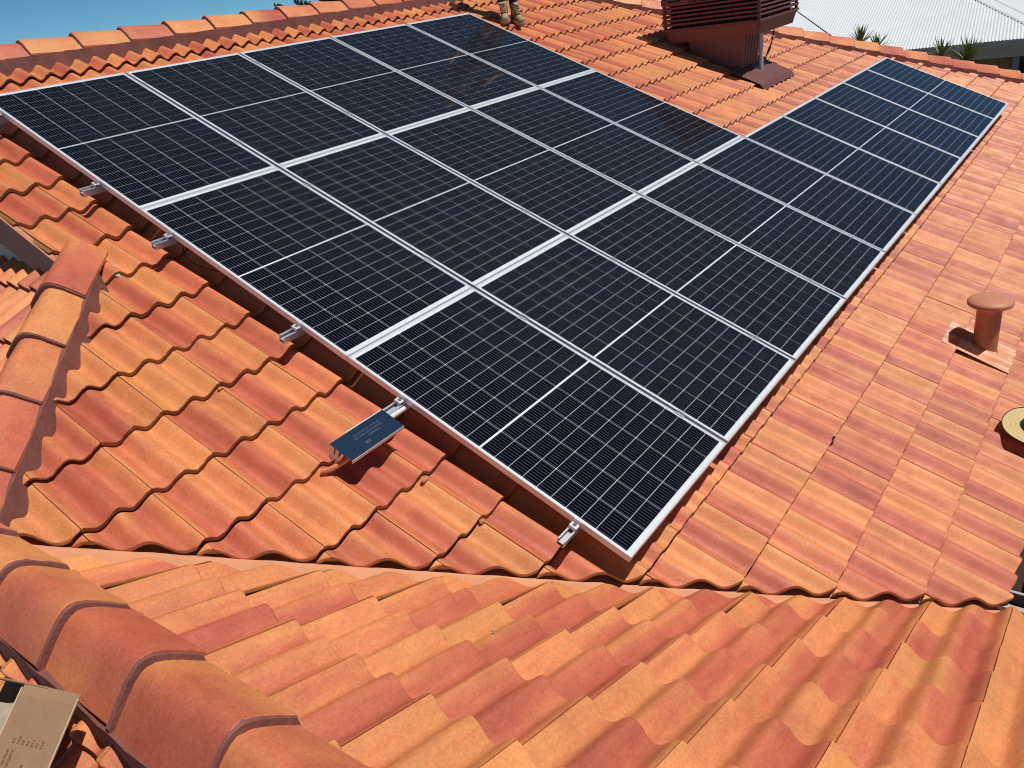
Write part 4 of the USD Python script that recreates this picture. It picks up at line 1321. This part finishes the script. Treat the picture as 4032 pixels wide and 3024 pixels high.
# gutter, fascia, wall, window
gL, gR = E1 + ee * .9, E2 - ee * 4
gutter('gutter', gL + us * -.05, gR + us * -.05, -uh, nb, 'grey_paint', w=.11, h=.13, back=.01)
put('fascia_board', *hull([p + uh * a + Z * z for p in (gL, gR) for a in (.0, .03) for z in (-.40, -.13)]), 'grey_paint', nb, None)
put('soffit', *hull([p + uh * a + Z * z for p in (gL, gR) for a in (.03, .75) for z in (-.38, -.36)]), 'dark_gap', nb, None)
wz0, wz1 = GROUND, -2.95
put('wall', *hull([p + uh * a + Z * (z - p[2]) for p in (gL, gR) for a in (.75, 4.0) for z in (wz0, wz1)]), 'brick_dark', nb, None)
P0_ = E1 + uh * .74
for k, (a, w) in enumerate(((-.95, .10), (-1.20, .012), (-1.55, .012))):
    put('wall_batten', *hull([P0_ + ee * (a + s * w / 2) - uh * d + Z * (z - P0_[2]) for s in (-1, 1) for d in (0, .03) for z in (-5.2, -3.0)]), 'brick_dark', nb, None)
for z in (-3.55, -3.75):
    put('wall_rail', *hull([P0_ + ee * a - uh * d + Z * (z + h - P0_[2]) for a in (-2.1, -1.02) for d in (0, .05) for h in (0, .03)]), 'brick_dark', nb, None)
wn = part_xform('window', nb)
put('window_frame', *hull([P0_ + ee * a - uh * d + Z * (z - P0_[2]) for a in (-2.80, -2.40) for d in (0, .06) for z in (-5.0, -3.05)]), 'blue_grey', wn, None)
put('pane', *hull([P0_ + ee * a - uh * d + Z * (z - P0_[2]) for a in (-2.73, -2.55) for d in (.062, .066) for z in (-4.95, -3.1)]), 'pane', wn, None)

# ------------------------------------------------------------------ yuccas between the houses


def yucca(px, py, dist, leaf, n, label, seed, lean=0.):
    rg = np.random.default_rng(seed)
    o = CAM + ray(px, py) * dist
    y = thing('yucca_plant', label, 'plant', 'yuccas growing between the two houses')
    put_tm('stem', tube([[o[0], o[1], GROUND], [o[0] + .05, o[1], (o[2] + GROUND) / 2], o], [.08, .06, .05], 8), 'bark', y, 40)
    for k in range(n):
        az = k * 2.39996 + rg.normal(0, .2); el = math.radians(rg.uniform(5, 85))
        d = np.array([math.cos(az) * math.cos(el), math.sin(az) * math.cos(el), math.sin(el)])
        L = leaf * rg.uniform(.75, 1.1); sag = rg.uniform(.0, .22) * math.cos(el)
        s = np.cross(d, Z); s /= np.linalg.norm(s); q = np.cross(s, d)
        v = []
        for t in np.linspace(0, 1, 6):
            c = o + d * L * t - Z * sag * L * t * t
            w = leaf * .060 * (1 - t) ** .8 * (.7 + .8 * t) + .001
            v += [c - s * w, c + s * w, c - q * w * .5]
        f = []
        for i in range(5):
            a = i * 3
            f += [[a, a + 3, a + 2], [a + 2, a + 3, a + 5], [a + 2, a + 5, a + 1], [a + 1, a + 5, a + 4], [a, a + 1, a + 4], [a, a + 4, a + 3]]
        put('leaf', np.array(v), np.array(f), 'yucca_leaf', y, None)


yucca(3388, 172, 19.0, .42, 34, 'spiky yucca rosette standing highest against the white neighbouring roof', 1)
yucca(3452, 192, 18.5, .36, 26, 'yucca with only leaf tips showing over the ridge caps, beside the tallest one', 2)
yucca(3704, 225, 18.6, .42, 30, 'dark yucca under the neighbouring gutter, left of the widest rosette', 3)
yucca(3806, 243, 18.2, .50, 40, 'widest bright green yucca rosette below the neighbouring gutter', 4)

# ------------------------------------------------------------------ Norfolk pine behind the ridge
rgt = np.random.default_rng(21)
tp = CAM + ray(1480, -120) * 30.0
tree = thing('pine_tree', 'dark green pine with upswept comb-like branches behind the ridge', 'tree')
put_tm('trunk', tube([[tp[0], tp[1], GROUND + (9.5 - GROUND) * t] for t in np.linspace(0, 1, 10)], np.linspace(.26, .03, 10), 10), 'bark', tree, 40)


def pine_branch(root, tip, rise, dens, seed):
    rg = np.random.default_rng(seed)
    ts = np.linspace(0, 1, 26)
    sag = np.linalg.norm(tip - root) * .10
    curve = np.array([root + (tip - root) * t - Z * sag * math.sin(math.pi * t) for t in ts])
    ms = [tube(curve, np.linspace(.035, .008, 26), 6)]
    dirn = (tip - root); dirn /= np.linalg.norm(dirn); sidev = np.cross(dirn, Z); sidev /= np.linalg.norm(sidev)
    L = np.linalg.norm(tip - root)
    N = int(L * dens)
    for k in range(N):
        t = .12 + .88 * (k + rg.uniform(0, .6)) / N
        c = np.array([np.interp(t, ts, curve[:, i]) for i in range(3)])
        env = rise * math.sin(math.pi * min(.25 + t * .62, 1)) * rg.uniform(.75, 1.1)
        for e in (-1, 1, 0):
            a = rg.uniform(.1, .55) * e
            up = Z * math.cos(a) + sidev * math.sin(a) + dirn * rg.uniform(.0, .35)
            pts = [c, c + up * env * .5 + dirn * .03, c + up * env + Z * .05 * env]
            ms.append(tube(pts, [.030, .034, .010], 5))
    return cat(ms)


bi = 0
for zt in np.linspace(-4.0, 8.2, 13):
    R = 3.9 * (1 - (zt + 4.2) / 15.5) + .3
    for k in range(7):
        az = k * 2 * math.pi / 7 + zt * 1.7
        root = np.array([tp[0], tp[1], zt]); tip = root + np.array([math.cos(az) * R, math.sin(az) * R, .30 * R])
        put_tm('branch', pine_branch(root, tip, .42, 7, 300 + bi), 'pine_needle', tree, 40); bi += 1
for (tx, ty, dd, rise, rx, ry) in ((1086, 27, 29.3, .30, 1500, 74), (1236, -8, 29.6, .42, 1500, 24)):
    tip = CAM + ray(tx, ty) * dd; root = CAM + ray(rx, ry) * 30.0
    root = np.array([tp[0], tp[1], root[2]])
    put_tm('branch', pine_branch(root, tip, rise, 22, 900 + tx), 'pine_needle', tree, 40)

# ------------------------------------------------------------------ ground
gs = 900.0
g = put('ground', np.array([[-gs, -gs, GROUND], [gs, -gs, GROUND], [gs, gs, GROUND], [-gs, gs, GROUND]]), np.array([[0, 1, 2], [0, 2, 3]]), 'ground', '/World', None)
data(g, kind='structure')
